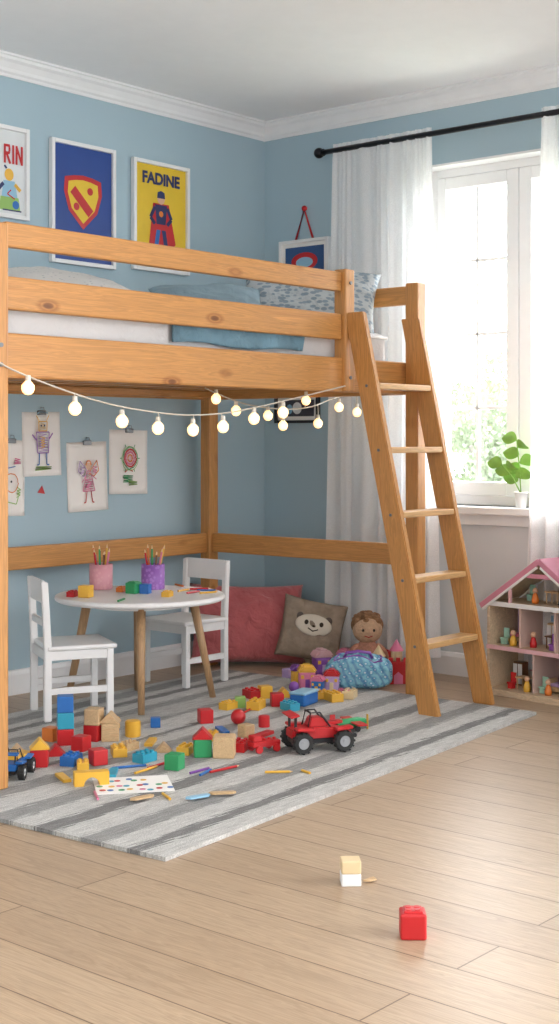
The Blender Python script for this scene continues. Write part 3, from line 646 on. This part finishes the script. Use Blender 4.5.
for a in [('cube',80,752,17,'red'),('tri',54,757,20,'red',-.7),('cube',22,768,16,'yellow'),
 ('brick',70,766,17,'blue'),('cube',97,766,17,'red'),('arch',90,787,20,'yellow',-.6),('cube',50,742,15,'orange'),('brick',82,770,14,'yellow'),
 ('brick',118,757,16,'yellow'),('cyl',132,738,18,'yellow'),('cube',155,728,11,'blue'),('brick',144,763,16,'teal'),('brick',128,751,14,'wood'),
 ('cube',174,771,18,'green'),('cube',205,724,15,'red'),('cube',224,759,24,'wood'),('brick',185,755,15,'yellow'),('ball',238,726,17,'red'),
 ('tri',163,753,17,'wood',-.8),('brick',212,741,13,'yellow'),('brick',240,752,17,'red'),('brick',252,699,15,'red'),('cube',265,699,14,'yellow'),
 ('brick',256,710,15,'yellow'),('cube',277,707,14,'red'),('cube',240,708,12,'lightgreen'),('brick',290,711,14,'teal'),('tri',284,698,17,'yellow',-.7),
 ('brick',334,702,15,'yellow'),('brick',350,699,14,'cream'),('cube',246,738,14,'wood'),('plank',262,738,17,'red'),
 ('plank',150,745,15,'yellow'),('plank',62,781,16,'yellow'),('cyl',264,728,13,'red'),('tri',14,757,20,'wood',-.8),
 ('plank',112,776,16,'teal'),('brick',228,710,13,'yellow'),('plank',222,733,15,'blue'),('cube',112,729,13,'yellow')]:
    blk_at(*a)
q=P(304,704,RZ); MB().box((0,0,.024),(.12,.07,.048),C['blue'],bev=.006,seg=2).box((0,0,.050),(.126,.076,.010),C['lightblue'],bev=.004).obj('toy_box',loc=q,rot=(0,0,.2),label='blue toy box with lighter lid on the rug',cat='toy box')
for px,py,ci,rz,L in((98,799,8,.95,.10),(170,799,1,1.1,.08),(112,768,3,-.5,.13),(210,772,0,-.1,.13),(265,772,1,-.8,.09),(310,773,1,1.3,.05),(200,775,3,.3,.09),(135,773,1,.1,.12),(190,773,5,.0,.10),(245,712,0,.4,.1),(148,768,0,.1,.1),(283,741,0,.2,.09)):
    lying(px,py,RZ,ci,L,rz)
for px,py,c,rz in((140,800,'wood',.6),(222,795,'wood',.1),(196,799,'lightblue',.5)):
    q=P(px,py,RZ); MB().prism([(-.035,0),(.035,0),(.042,.012),(.03,.024),(-.03,.024),(-.042,.012)],0,.006,C[c],Matrix.Rotation(math.pi/2,4,'X'),.001).obj('flat_toy_piece',loc=(q.x,q.y,RZ+.007),rot=(0,0,rz-.8),label='small flat toy piece on the rug',cat='toy piece',group='flat toy pieces on the rug')
d_=P(100,794,RZ+.001);c_=P(178,790,RZ+.001)
q=P(133,785,RZ); o=MB(); ex=Vector((c_.x-d_.x,c_.y-d_.y,0)); exl=ex.length; 
rzp=math.atan2(ex.y,ex.x); o.box((0,0,.0012),(exl,.20,.0016),PAPER,bev=0)
cols=['red','blue','green','yellow','pink','teal']; 
for i in range(22):
    o.cyl(((-.42+.12*(i%8))*exl+random.uniform(-.01,.01),-.065+.06*(i//8)+random.uniform(-.012,.012),.0026),.010,.010,.0008,C[cols[i%6]],seg=14)
o.obj('painted_sheet',loc=q,rot=(0,0,rzp),label='white paper sheet with coloured paint dots',cat='painting')
def tb(kind,px,py,wpx,col,rz=.4): blk_at(kind,px,py,wpx,col,rz,TZ,1,'on the table','toy blocks on the table')
tb('cube',85,598,14,'yellow'); tb('brick',72,597,9,'red'); tb('studcube',133,594,14,'green',.2); tb('cube',145,594,11,'blue'); tb('brick',167,597,9,'yellow'); tb('brick',121,592,8,'orange')
b_,w=blk_at('cube',351,887,22,'white',.75,0,.62,'on the wood floor','blocks on the bare floor')
blk_at('cube',0,0,22,'cream',.75,0,.66,'stacked on a white block','blocks on the bare floor',base=b_,w=w)
q=P(368,881,0); MB().prism([(-.02,0),(.018,.003),(.008,.02),(-.012,.014)],0,.004,C['wood'],Matrix.Rotation(math.pi/2,4,'X')).obj('wood_chip',loc=(q.x,q.y,.004),label='small flat wood chip on the floor',cat='wood chip')
blk_at('studcube',414,941,30,'red',.68,0,1.12,'on the wood floor','blocks on the bare floor')

# ================================================================ TOY VEHICLES
RUB=pm('black_rubber',(.02,.02,.02),.7,.1)
def wheel(e,x,y,r,wd,hub='white'):
    o=MB(); o.lathe([(r*.55,-wd/2),(r*.9,-wd/2),(r,-wd*.3),(r,wd*.3),(r*.9,wd/2),(r*.55,wd/2)],RUB,seg=24,smooth=False)
    for k in range(12):
        a=k*math.pi/6; o.box((r*math.cos(a),r*math.sin(a),0),(r*.14,r*.2,wd*.9),RUB,(0,0,a),bev=0)
    o.cyl((0,0,0),r*.56,r*.56,wd*.8,C[hub],seg=20); o.cyl((0,0,0),r*.2,r*.2,wd*1.04,C['grey'],seg=12)
    o.obj('wheel',e,(x,y,r*1.07),(math.pi/2,0,0),label='black tyre with pale hub')
def buggy(q,rz,s,body,label,trim='black'):
    e=empty('toy_car',q,(0,0,rz),label=label,cat='toy car'); B=C[body]
    o=MB(); o.box((0,0,.032*s),(.17*s,.06*s,.016*s),C[trim],bev=.003*s)
    o.prism([(-.09*s,.04*s),(.10*s,.04*s),(.105*s,.055*s),(.05*s,.07*s),(.02*s,.074*s),(-.03*s,.074*s),(-.09*s,.068*s)],-.035*s,.035*s,B,None,.004*s)
    for sg in(-1,1):
        o.box((-.055*s,sg*.045*s,.072*s),(.06*s,.035*s,.01*s),B,(0,.1,0),bev=.003*s); o.box((.07*s,sg*.045*s,.07*s),(.055*s,.03*s,.01*s),B,(0,-.1,0),bev=.003*s)
    o.box((.105*s,0,.045*s),(.018*s,.1*s,.012*s),C[trim],bev=.003*s); o.obj('body',e)
    o=MB(); o.prism([(-.035*s,.074*s),(.03*s,.074*s),(.012*s,.1*s),(-.025*s,.102*s)],-.024*s,.024*s,C['red'] if body=='red' else C['yellow'],None,.003*s); o.box((.018*s,0,.088*s),(.016*s,.04*s,.02*s),C['black'],(0,-.6,0),bev=.001); o.obj('cabin',e)
    o=MB(); o.box((-.085*s,0,.112*s),(.028*s,.09*s,.006*s),B,(0,-.2,0),bev=.001); 
    for sg in(-1,1): o.box((-.08*s,sg*.03*s,.09*s),(.008*s,.006*s,.045*s),C[trim],bev=.001)
    o.obj('spoiler',e)
    o=MB(); 
    for sg in(-1,1): o.tube([(-.04*s,sg*.028*s,.07*s),(-.03*s,sg*.025*s,.118*s),(.0,sg*.025*s,.118*s),(.035*s,sg*.028*s,.07*s)],.003*s,C['black'])
    o.tube([(-.03*s,-.025*s,.118*s),(-.03*s,.025*s,.118*s)],.003*s,C['black']); o.obj('roll_bar',e)
    for x in(-.065,.068):
        for sg in(-1,1): wheel(e,x*s,sg*.055*s,.031*s,.026*s,'grey' if body=='red' else 'white')
    return e
buggy(P(317,749,RZ),-.55,1.12,'red','red toy racing buggy with chunky black wheels on the rug')
buggy(P(14,776,RZ),.6,.75,'blue','small blue toy car with black wheels on the rug')
e=empty('toy_plane',P(350,731,RZ),(0,0,-.5),label='green and red toy plane lying on the rug',cat='toy plane')
o=MB(); o.lathe([(0,-.08),(.008,-.078),(.016,-.03),(.02,.03),(.014,.06),(0,.066)],C['green'],(0,0,.03),16,(0,math.pi/2,0)); o.obj('fuselage',e)
MB().box((.015,0,.035),(.04,.17,.006),C['red'],bev=.002).obj('wing',e); MB().box((-.068,0,.035),(.022,.07,.005),C['green'],bev=.002).box((-.07,0,.05),(.022,.005,.03),C['red'],bev=.002).obj('tail',e)
MB().box((.07,0,.03),(.004,.012,.055),C['yellow'],bev=.001).obj('propeller',e)
for sg in(-1,1): MB().cyl((.02,sg*.025,.011),.0105,.0105,.008,RUB,(math.pi/2,0,0),16).box((.02,sg*.02,.022),(.006,.004,.02),C['grey'],bev=0).obj('wheel',e)
e=empty('toy_train_wagon',P(264,751,RZ),(0,0,-.3),label='red toy wagon with studs and small wheels',cat='toy wagon')
o=MB(); o.box((0,0,.028),(.11,.045,.02),C['red'],bev=.003); o.box((-.035,0,.048),(.035,.04,.02),C['red'],bev=.003)
for x in(-.0,.02,.04): o.cyl((x,0,.041),.006,.006,.008,C['red'],seg=12)
o.obj('body',e)
for x in(-.035,.035):
    for sg in(-1,1): MB().cyl((x,sg*.026,.013),.013,.013,.01,C['red'],(math.pi/2,0,0),16).obj('wheel',e)

# ================================================================ CUSHIONS & SOFT TOYS
RC=pm('red_cushion_fabric',(.50,.125,.13),.95,.1,9,.9,sheen=.3)
MB().pillow(.56,.39,.17,RC,seed=2).obj('cushion',loc=(-.395,-.235,.195),rot=(math.radians(-17),math.radians(2),math.radians(-38)),label='large coral red floor cushion against the wall',cat='cushion',group='floor cushions')
m,nt,b=newmat('tan_linen'); v=coords(nt); n=noise(nt,v,18,4); r=ramp(nt,n,[(.4,(.27,.21,.155)),(.6,(.34,.27,.205))]); nt.links.new(r.outputs[0],b.inputs['Base Color']); b.inputs['Roughness'].default_value=.95; bump(nt,b,n,.7,.02); TAN=m
e=empty('cushion',(-.27,-.53,.178),(math.radians(-20),math.radians(12),math.radians(-48)),label='brown linen cushion with a pale cartoon face',cat='cushion',group='floor cushions')
MB().pillow(.31,.30,.12,TAN,seed=4).obj('cover',e)
o=MB(); FW=pm('felt_white',(.66,.60,.50),.9,.05); FB=pm('felt_dark_brown',(.05,.035,.025),.9,.05); FT=pm('felt_taupe',(.10,.08,.07),.9,.05)
o.sph((0,-.056,.012),(.088,.014,.052),FW); 
for sg in(-1,1): o.sph((sg*.068,-.05,.045),(.018,.008,.020),FT,u=14,v=8)
for sg in(-1,1): o.sph((sg*.036,-.068,.018),(.010,.005,.012),FB,u=14,v=8)
o.sph((0,-.0705,.004),(.007,.004,.005),FB,u=14,v=8); o.tube([(-.024,-.069,-.008),(0,-.070,-.02),(.024,-.069,-.008)],.0025,FB)
o.obj('applique_face',e,label='pale felt cartoon face')
m,nt,b=newmat('teal_pattern_cloth'); v=coords(nt,(1,1,1.3),(.3,.4,0)); vo=nt.nodes.new('ShaderNodeTexVoronoi'); vo.inputs['Scale'].default_value=44; nt.links.new(v,vo.inputs['Vector'])
wv=nt.nodes.new('ShaderNodeTexWave'); wv.inputs['Scale'].default_value=9; wv.inputs['Distortion'].default_value=6; wv.inputs['Detail'].default_value=2; nt.links.new(v,wv.inputs['Vector'])
r=ramp(nt,vo.outputs['Distance'],[(.0,(.60,.66,.70)),(.20,(.5,.62,.68)),(.28,(.10,.28,.44)),(.42,(.16,.40,.52)),(.7,(.24,.48,.57))])
r2=ramp(nt,wv.outputs[0],[(.1,(.55,.6,.85)),(.35,(1,1,1)),(.9,(1.1,1.1,1.1))])
nt.links.new(mul(nt,r.outputs[0],r2.outputs[0],.8),b.inputs['Base Color']); b.inputs['Roughness'].default_value=.85; bump(nt,b,noise(nt,coords(nt),22,4,.8),.9,.02); TEAL=m
q=P(359,690,RZ); q+=Vector((Fx,Fy,0))*.07
e=empty('fabric_bag',(q.x,q.y,RZ),(0,0,math.radians(-52)),label='plump turquoise patterned fabric bag with purple trim',cat='bag')
def bg(u,v,g=1.0):
    a=2*math.pi*u; p=math.pi*(v-.5); cu=math.cos(p); f=lambda t,k:math.copysign(abs(t)**k,t)
    x=.145*f(cu,.45)*f(math.cos(a),.55)*g; y=.08*f(cu,.45)*f(math.sin(a),.55)*g; z=.07+.07*f(math.sin(p),.65)
    k=1+.04*math.sin(5*a+4*v)+.025*math.sin(9*a)+.02*math.sin(14*a+9*v); return (x*k,y*k,max(.001,z*(1+.08*math.sin(3*a+1)+.03*math.sin(7*a))*(1-.16*abs(x)/.145)))
MB().grid(bg,90,40,TEAL).obj('bag_body',e)
MB().tube([(-.06,-.02,.13),(-.05,-.03,.153),(0,-.035,.160),(.05,-.03,.153),(.06,-.02,.13)],.007,C['purple']).obj('handle',e,label='purple bag handle')
MB().tube([Vector(bg(k/60,.86,1.01)) for k in range(61)],.004,C['purple']).obj('piping',e,label='purple piping')
# plush doll
PL=pm('plush_beige_cloth',(.62,.40,.25),.95,.12,60,.7); DR=pm('doll_tan_smock',(.50,.24,.16),.9,.15,60,.6); HR=pm('doll_hair_wool',(.38,.20,.10),.95,.3,90,1.0)
q=CW(.397,6.22)
e=empty('plush_doll',(q.x,q.y,0.0),(0,0,math.radians(-48)),label='tan plush doll with round head behind the bag',cat='plush doll')
o=MB(); o.lathe([(0,0),(.095,0),(.10,.02),(.08,.08),(.055,.14),(.035,.17),(.02,.18),(0,.18)],DR,seg=24); 
for sg in(-1,1): o.sph((sg*.065,-.02,.12),(.024,.024,.05),DR,(0,sg*-.5,0))
o.obj('smock',e,label='reddish tan cloth smock')
MB().sph((0,-.005,.225),(.068,.06,.062),PL,u=28,v=18).obj('head',e)
for sg in(-1,1): MB().sph((sg*.085,-.03,.08),(.018,.018,.018),PL).obj('hand',e); MB().sph((sg*.024,-.060,.228),(.006,.004,.007),FB,u=10,v=8).obj('eye',e)
MB().sph((0,-.064,.214),(.009,.007,.007),PL).obj('nose',e)
MB().tube([(-.018,-.061,.203),(0,-.0635,.197),(.018,-.061,.203)],.002,C['red']).obj('mouth',e)
hb=MB(); rh=random.Random(9)
hb.sph((0,.012,.243),(.074,.060,.058),HR,u=26,v=16)
for k in range(26):
    a=rh.uniform(0,6.28); el=rh.uniform(.35,1.4); hb.sph((.068*math.cos(a)*math.cos(el),.008+.056*math.sin(a)*math.cos(el),.243+.056*math.sin(el)),(.014,.014,.012),HR,u=10,v=7)
hb.obj('hair',e)
def softhouse(px,py,rz,s,c1_,c2_,c3_,label,z=0):
    q=P(px,py,z); q+=Vector((Fx,Fy,0))*.04*s
    e=empty('soft_toy_house',(q.x,q.y,z),(0,0,rz),label=label,cat='toy house',group='soft toy houses by the cushions')
    MB().box((0,0,.045*s),(.085*s,.07*s,.09*s),C[c1_],bev=.016*s,seg=4).obj('wall',e)
    MB().prism([(-.055*s,.086*s),(.055*s,.086*s),(.025*s,.125*s),(-.025*s,.125*s)],-.042*s,.042*s,C[c2_],None,.010*s).obj('roof',e)
    MB().box((0,-.036*s,.03*s),(.022*s,.004*s,.045*s),C[c3_],bev=.002).obj('door',e)
    for sg in(-1,1): MB().box((sg*.025*s,-.036*s,.064*s),(.016*s,.004*s,.018*s),C['yellow'],bev=.002).obj('house_window',e)
for a in [(322,676,-30,.95,'purple','palepink','lilac','purple soft toy house with pink roof',RZ),(307,690,-45,.85,'pink','yellow','purple','pink soft toy house with yellow roof',RZ),
 (332,692,-55,.75,'lilac','red','cream','lilac soft toy house with red roof',RZ),(384,676,-40,.95,'palepink','red','cream','pale pink soft toy house with red roof',0),
 (347,674,-20,.9,'orange','pink','yellow','orange soft toy house with pink roof',0),(318,694,-70,.6,'blue','pink','yellow','small blue soft toy house with pink roof',RZ),(298,684,-25,.65,'yellow','purple','red','small yellow soft toy house with purple roof',RZ)]:
    softhouse(a[0],a[1],math.radians(a[2]),a[3],*a[4:])
def castle(px,py,rz,s,cols,label,zb=0):
    q=P(px,py,zb); q+=Vector((Fx,Fy,0))*.05*s
    e=empty('toy_castle',(q.x,q.y,zb),(0,0,rz),label=label,cat='toy castle')
    o=MB(); o.box((0,0,.045*s),(.15*s,.07*s,.09*s),C[cols[0]],bev=.003)
    for k in range(5): o.box((-.06*s+.03*s*k,-.028*s,.098*s),(.016*s,.012*s,.016*s),C[cols[0]],bev=.001)
    o.prism([(-.018*s,0.001),(.018*s,.001),(.018*s,.035*s),(0,.05*s),(-.018*s,.035*s)],-.038*s,-.03*s,C[cols[3]],None)
    o.obj('wall',e)
    for x,c2 in((-.075,1),(.075,1),(0,2)):
        hz=.11 if x else .13
        t=MB(); t.cyl((x*s,0 if x else .01*s,hz*s/2),.024*s,.024*s,hz*s,C[cols[c2]],seg=16); t.obj('tower',e)
        t=MB(); t.cyl((x*s,0 if x else .01*s,hz*s+.022*s),.03*s,.001,.045*s,C[cols[(c2+1)%4]],seg=16); t.obj('roof',e)
        t=MB(); t.box((x*s,-.024*s if x else -.015*s,hz*s*.65),(.012*s,.004*s,.018*s),C['yellow'],bev=0); t.obj('tower_window',e)
castle(398,685,math.radians(-45),1.1,['red','palepink','cream','pink'],'red and pink toy castle beside the ladder')
for a in [('brick',322,699,12,'yellow'),('brick',345,698,12,'pink'),('ball',294,693,12,'purple'),('cube',288,678,10,'lilac')]: blk_at(*a,z=RZ)
def peg(px,py,c1_,c2_,h,z=0,where='by the cushions'):
    q=P(px,py,z); e=empty('peg_doll',(q.x,q.y,z),label='%s wooden peg doll standing %s'%(c1_,where),cat='peg doll',group='small peg dolls')
    MB().lathe([(0,0),(.2*h,0),(.24*h,.2*h),(.15*h,.52*h),(.1*h,.58*h),(0,.58*h)],C[c1_],seg=18).obj('body',e)
    MB().lathe([(0,.56*h),(.1*h,.58*h),(.17*h,.72*h),(.16*h,.86*h),(.08*h,.97*h),(0,h)],C[c2_],seg=18).obj('head',e)
peg(334,668,'red','skin',.13)

# ================================================================ DOLLHOUSE
DW=wood('dollhouse_plywood',(.66,.51,.35),(.56,.42,.28),0,False,across=20,along=3); ROOFP=pm('dollhouse_roof_pink',(.60,.24,.33),.5,.06); DIN=pm('dollhouse_cream_paper',(.62,.55,.48),.7,.06); DIN2=pm('dollhouse_peach_paper',(.60,.43,.38),.7,.06)
DPU=pm('dollhouse_purple_paper',(.36,.24,.44),.7,.06); DGR=pm('dollhouse_green_paper',(.34,.50,.36),.7,.06)
rz=math.radians(-90-8); base=Vector((-.285,-1.508,0))
e=empty('dollhouse',(0,0,0),(0,0,rz),label='wooden dollhouse with pink and white gabled roof under the window',cat='dollhouse')
W=.56;D=.20;T=.014
lx=Vector((math.cos(rz),math.sin(rz),0))
e.location=base+lx*W/2
H1=.2;H2=.385;HP=.575
MB().bar(-W/2,-W/2+T,0,D,.026,H2+.01,DW,.001).obj('side_wall',e); MB().bar(W/2-T,W/2,0,D,.026,H2+.01,DW,.001).obj('side_wall',e)
o=MB(); o.prism([(-W/2+T,.03),(W/2-T,.03),(W/2-T,H2),(0,HP-.015),(-W/2+T,H2)],D-.008,D,DIN); o.obj('back_wall',e)
for x0,x1,z0,z1,m_ in((-W/2+T,-.126,H1+.009,H2-.009,DPU),(.066,W/2-T,H1+.009,H2-.009,DGR),(-.044,.124,.027,H1-.009,DPU),(.136,W/2-T,.027,H1-.009,DGR)): MB().bar(x0,x1,D-.0095,D-.0085,z0,z1,m_,0).obj('wallpaper',e)
MB().bar(-W/2-.015,W/2+.015,-.02,D,0,.026,DW,.002).obj('base_board',e)
for z in(H1,H2): MB().bar(-W/2+T,W/2-T,0,D-.010,z-.008,z+.008,DW,.001).obj('floor_shelf',e)
for x,z0,z1 in((-.05,.026,H1-.008),(.06,H1+.008,H2-.008),(.13,.026,H1-.008),(-.12,H1+.008,H2-.008)): MB().bar(x-.005,x+.005,.02,D-.010,z0,z1,DIN2,.001).obj('room_divider',e)
for sg in(-1,1):
    dx,dz=W/2+.03,HP-H2+.02; L=math.hypot(dx,dz); a=math.atan2(dz,dx)
    MB().box((sg*dx/2,D/2+.002,HP-dz/2+.004),(L,D-.004,.009),DW,(0,sg*a,0),bev=.001).obj('roof',e,label='plywood roof panel')
    MB().box((sg*dx/2,-.006,HP-dz/2+.004),(L,.012,.024),ROOFP,(0,sg*a,0),bev=.002).obj('gable_trim',e,label='pink gable edge board')
    MB().box((sg*dx/2*.985,-.008,HP-dz/2-.014),(L*.93,.010,.010),C['white'],(0,sg*a,0),bev=.001).obj('gable_moulding',e,label='white moulding strip')
    MB().box((sg*dx/2,D/2,HP-dz/2+.0125),(L,D,.006),ROOFP,(0,sg*a,0),bev=.001).obj('roof_cover',e,label='pink roof cover')
o=MB(); o.box((.0,D-.012,.47),(.08,.006,.07),C['pink'],bev=.001); o.box((0,D-.016,.47),(.064,.004,.054),C['mint'],bev=0); o.box((0,D-.019,.47),(.005,.003,.056),C['white'],bev=0).box((0,D-.019,.47),(.066,.003,.005),C['white'],bev=0); o.obj('attic_window',e)
MB().bar(-.075,.075,-.008,.004,HP-.068,HP-.05,ROOFP,.001).obj('collar_beam',e,label='pink collar beam')
for sg in(-1,1): MB().bar(sg*.155-.006,sg*.155+.006,-.006,.006,H2+.008,H2+.075,C['palepink'],.001).obj('attic_post',e)
MB().bar(-W/2,W/2,-.006,0,H2-.01,H2+.01,C['white'],.001).obj('shelf_edge',e,label='white shelf edging')
MB().bar(-W/2,W/2,-.006,0,H1-.009,H1+.009,C['palepink'],.001).obj('shelf_edge',e,label='pale pink shelf edging')
for x,z,c in((-.2,.305,'palepink'),(-.06,.305,'white'),(.0,.305,'teal'),(.17,.305,'teal'),(-.17,.12,'pink'),(.04,.12,'white'),(.2,.12,'mint')):
    o=MB(); o.box((x,D-.0125,z),(.055,.006,.07),C[c],bev=.001); o.box((x,D-.0165,z),(.042,.004,.056),C['lightblue'],bev=0); o.box((x,D-.0195,z),(.004,.003,.056),C[c],bev=0).box((x,D-.0195,z),(.042,.003,.004),C[c],bev=0); o.obj('wall_window',e)
def fur(x,y,z,kind,c):
    o=MB()
    if kind=='bed': o.box((x,y,z+.018),(.10,.05,.02),C['wood'],bev=.002).box((x,y,z+.034),(.095,.046,.014),C[c],bev=.004).box((x-.05,y,z+.03),(.006,.052,.06),C['wood'],bev=.001)
    if kind=='table':
        o.box((x,y,z+.05),(.07,.05,.006),C[c],bev=.001)
        for i in(-1,1):
            for j in(-1,1): o.rod((x+i*.028,y+j*.018,z),(x+i*.028,y+j*.018,z+.048),.003,.003,C[c],8)
    if kind=='cab': o.box((x,y,z+.05),(.05,.04,.1),C[c],bev=.002).box((x-.013,y-.022,z+.05),(.02,.003,.085),C['white'],bev=0).box((x+.013,y-.022,z+.05),(.02,.003,.085),C['white'],bev=0)
    if kind=='chair': o.box((x,y,z+.025),(.03,.03,.006),C[c],bev=.001).box((x,y+.014,z+.045),(.03,.004,.045),C[c],bev=.001).box((x,y,z+.012),(.024,.024,.022),C[c],bev=.001)
    if kind=='doll': o.lathe([(0,0),(.014,0),(.016,.015),(.009,.04),(.005,.044),(0,.044)],C[c],(x,y,z),14).sph((x,y,z+.054),.012,C['skin'],u=12,v=8)
    o.obj('dollhouse_'+dict(bed='bed',table='table',cab='cabinet',chair='chair',doll='figure')[kind],e)
for a in [(-.2,.12,.209,'bed','pink'),(-.03,.14,.209,'cab','wood'),(.12,.1,.209,'table','teal'),(.22,.14,.209,'cab','palepink'),(-.08,.06,.209,'doll','red'),(.17,.05,.209,'doll','blue'),(-.225,.05,.209,'chair','mint'),(-.17,.04,.209,'doll','yellow'),(.03,.05,.209,'chair','purple'),(.0,.1,.209,'table','brown'),
 (-.21,.14,.026,'cab','brown'),(-.13,.07,.026,'table','wood'),(-.18,.04,.026,'chair','red'),(-.09,.14,.026,'cab','cream'),(.04,.1,.026,'bed','lilac'),(.17,.12,.026,'chair','orange'),(.1,.03,.026,'doll','green'),(-.09,.03,.026,'doll','yellow'),(.21,.06,.026,'table','white'),(.02,.03,.026,'doll','orange'),(-.02,.05,.026,'chair','mint'),(.16,.03,.026,'doll','red'),
 (-.14,.12,.395,'chair','mint'),(.12,.13,.395,'chair','pink'),(-.07,.06,.395,'doll','orange'),(.07,.06,.395,'doll','teal'),(.0,.10,.395,'table','wood')]: fur(*a)

# ================================================================ LIGHT
w=bpy.data.worlds.new('World'); S.world=w; w.use_nodes=True; nt=w.node_tree; bg_=nt.nodes['Background']
tc=nt.nodes.new('ShaderNodeTexCoord'); sp=nt.nodes.new('ShaderNodeSeparateXYZ'); nt.links.new(tc.outputs['Generated'],sp.inputs[0])
mr=nt.nodes.new('ShaderNodeMapRange'); mr.interpolation_type='SMOOTHSTEP'; mr.inputs[1].default_value=-.1; mr.inputs[2].default_value=.5; mr.inputs[3].default_value=1.5; mr.inputs[4].default_value=16.0
nt.links.new(sp.outputs[0],mr.inputs[0]); nt.links.new(mr.outputs[0],bg_.inputs[1]); bg_.inputs[0].default_value=(.99,.99,1,1)
sl=bpy.data.lights.new('sun','SUN'); sl.energy=2.8; sl.angle=math.radians(28); sl.color=(1,.95,.88); so_=bpy.data.objects.new('sun',sl); COL.objects.link(so_)
so_.rotation_euler=Vector((-.80,-.12,-.58)).to_track_quat('-Z','Y').to_euler(); so_.location=(5,0,5)
cd=bpy.data.cameras.new('camera'); cam=bpy.data.objects.new('camera',cd); COL.objects.link(cam); S.camera=cam
cam.location=(CX,CY,H0); cam.rotation_euler=(math.pi/2,0,-(math.pi/2-ang)); cd.sensor_width=36; cd.sensor_fit='AUTO'; cd.lens=FPX/1024*36; cd.shift_y=-72/1024; cd.clip_end=100
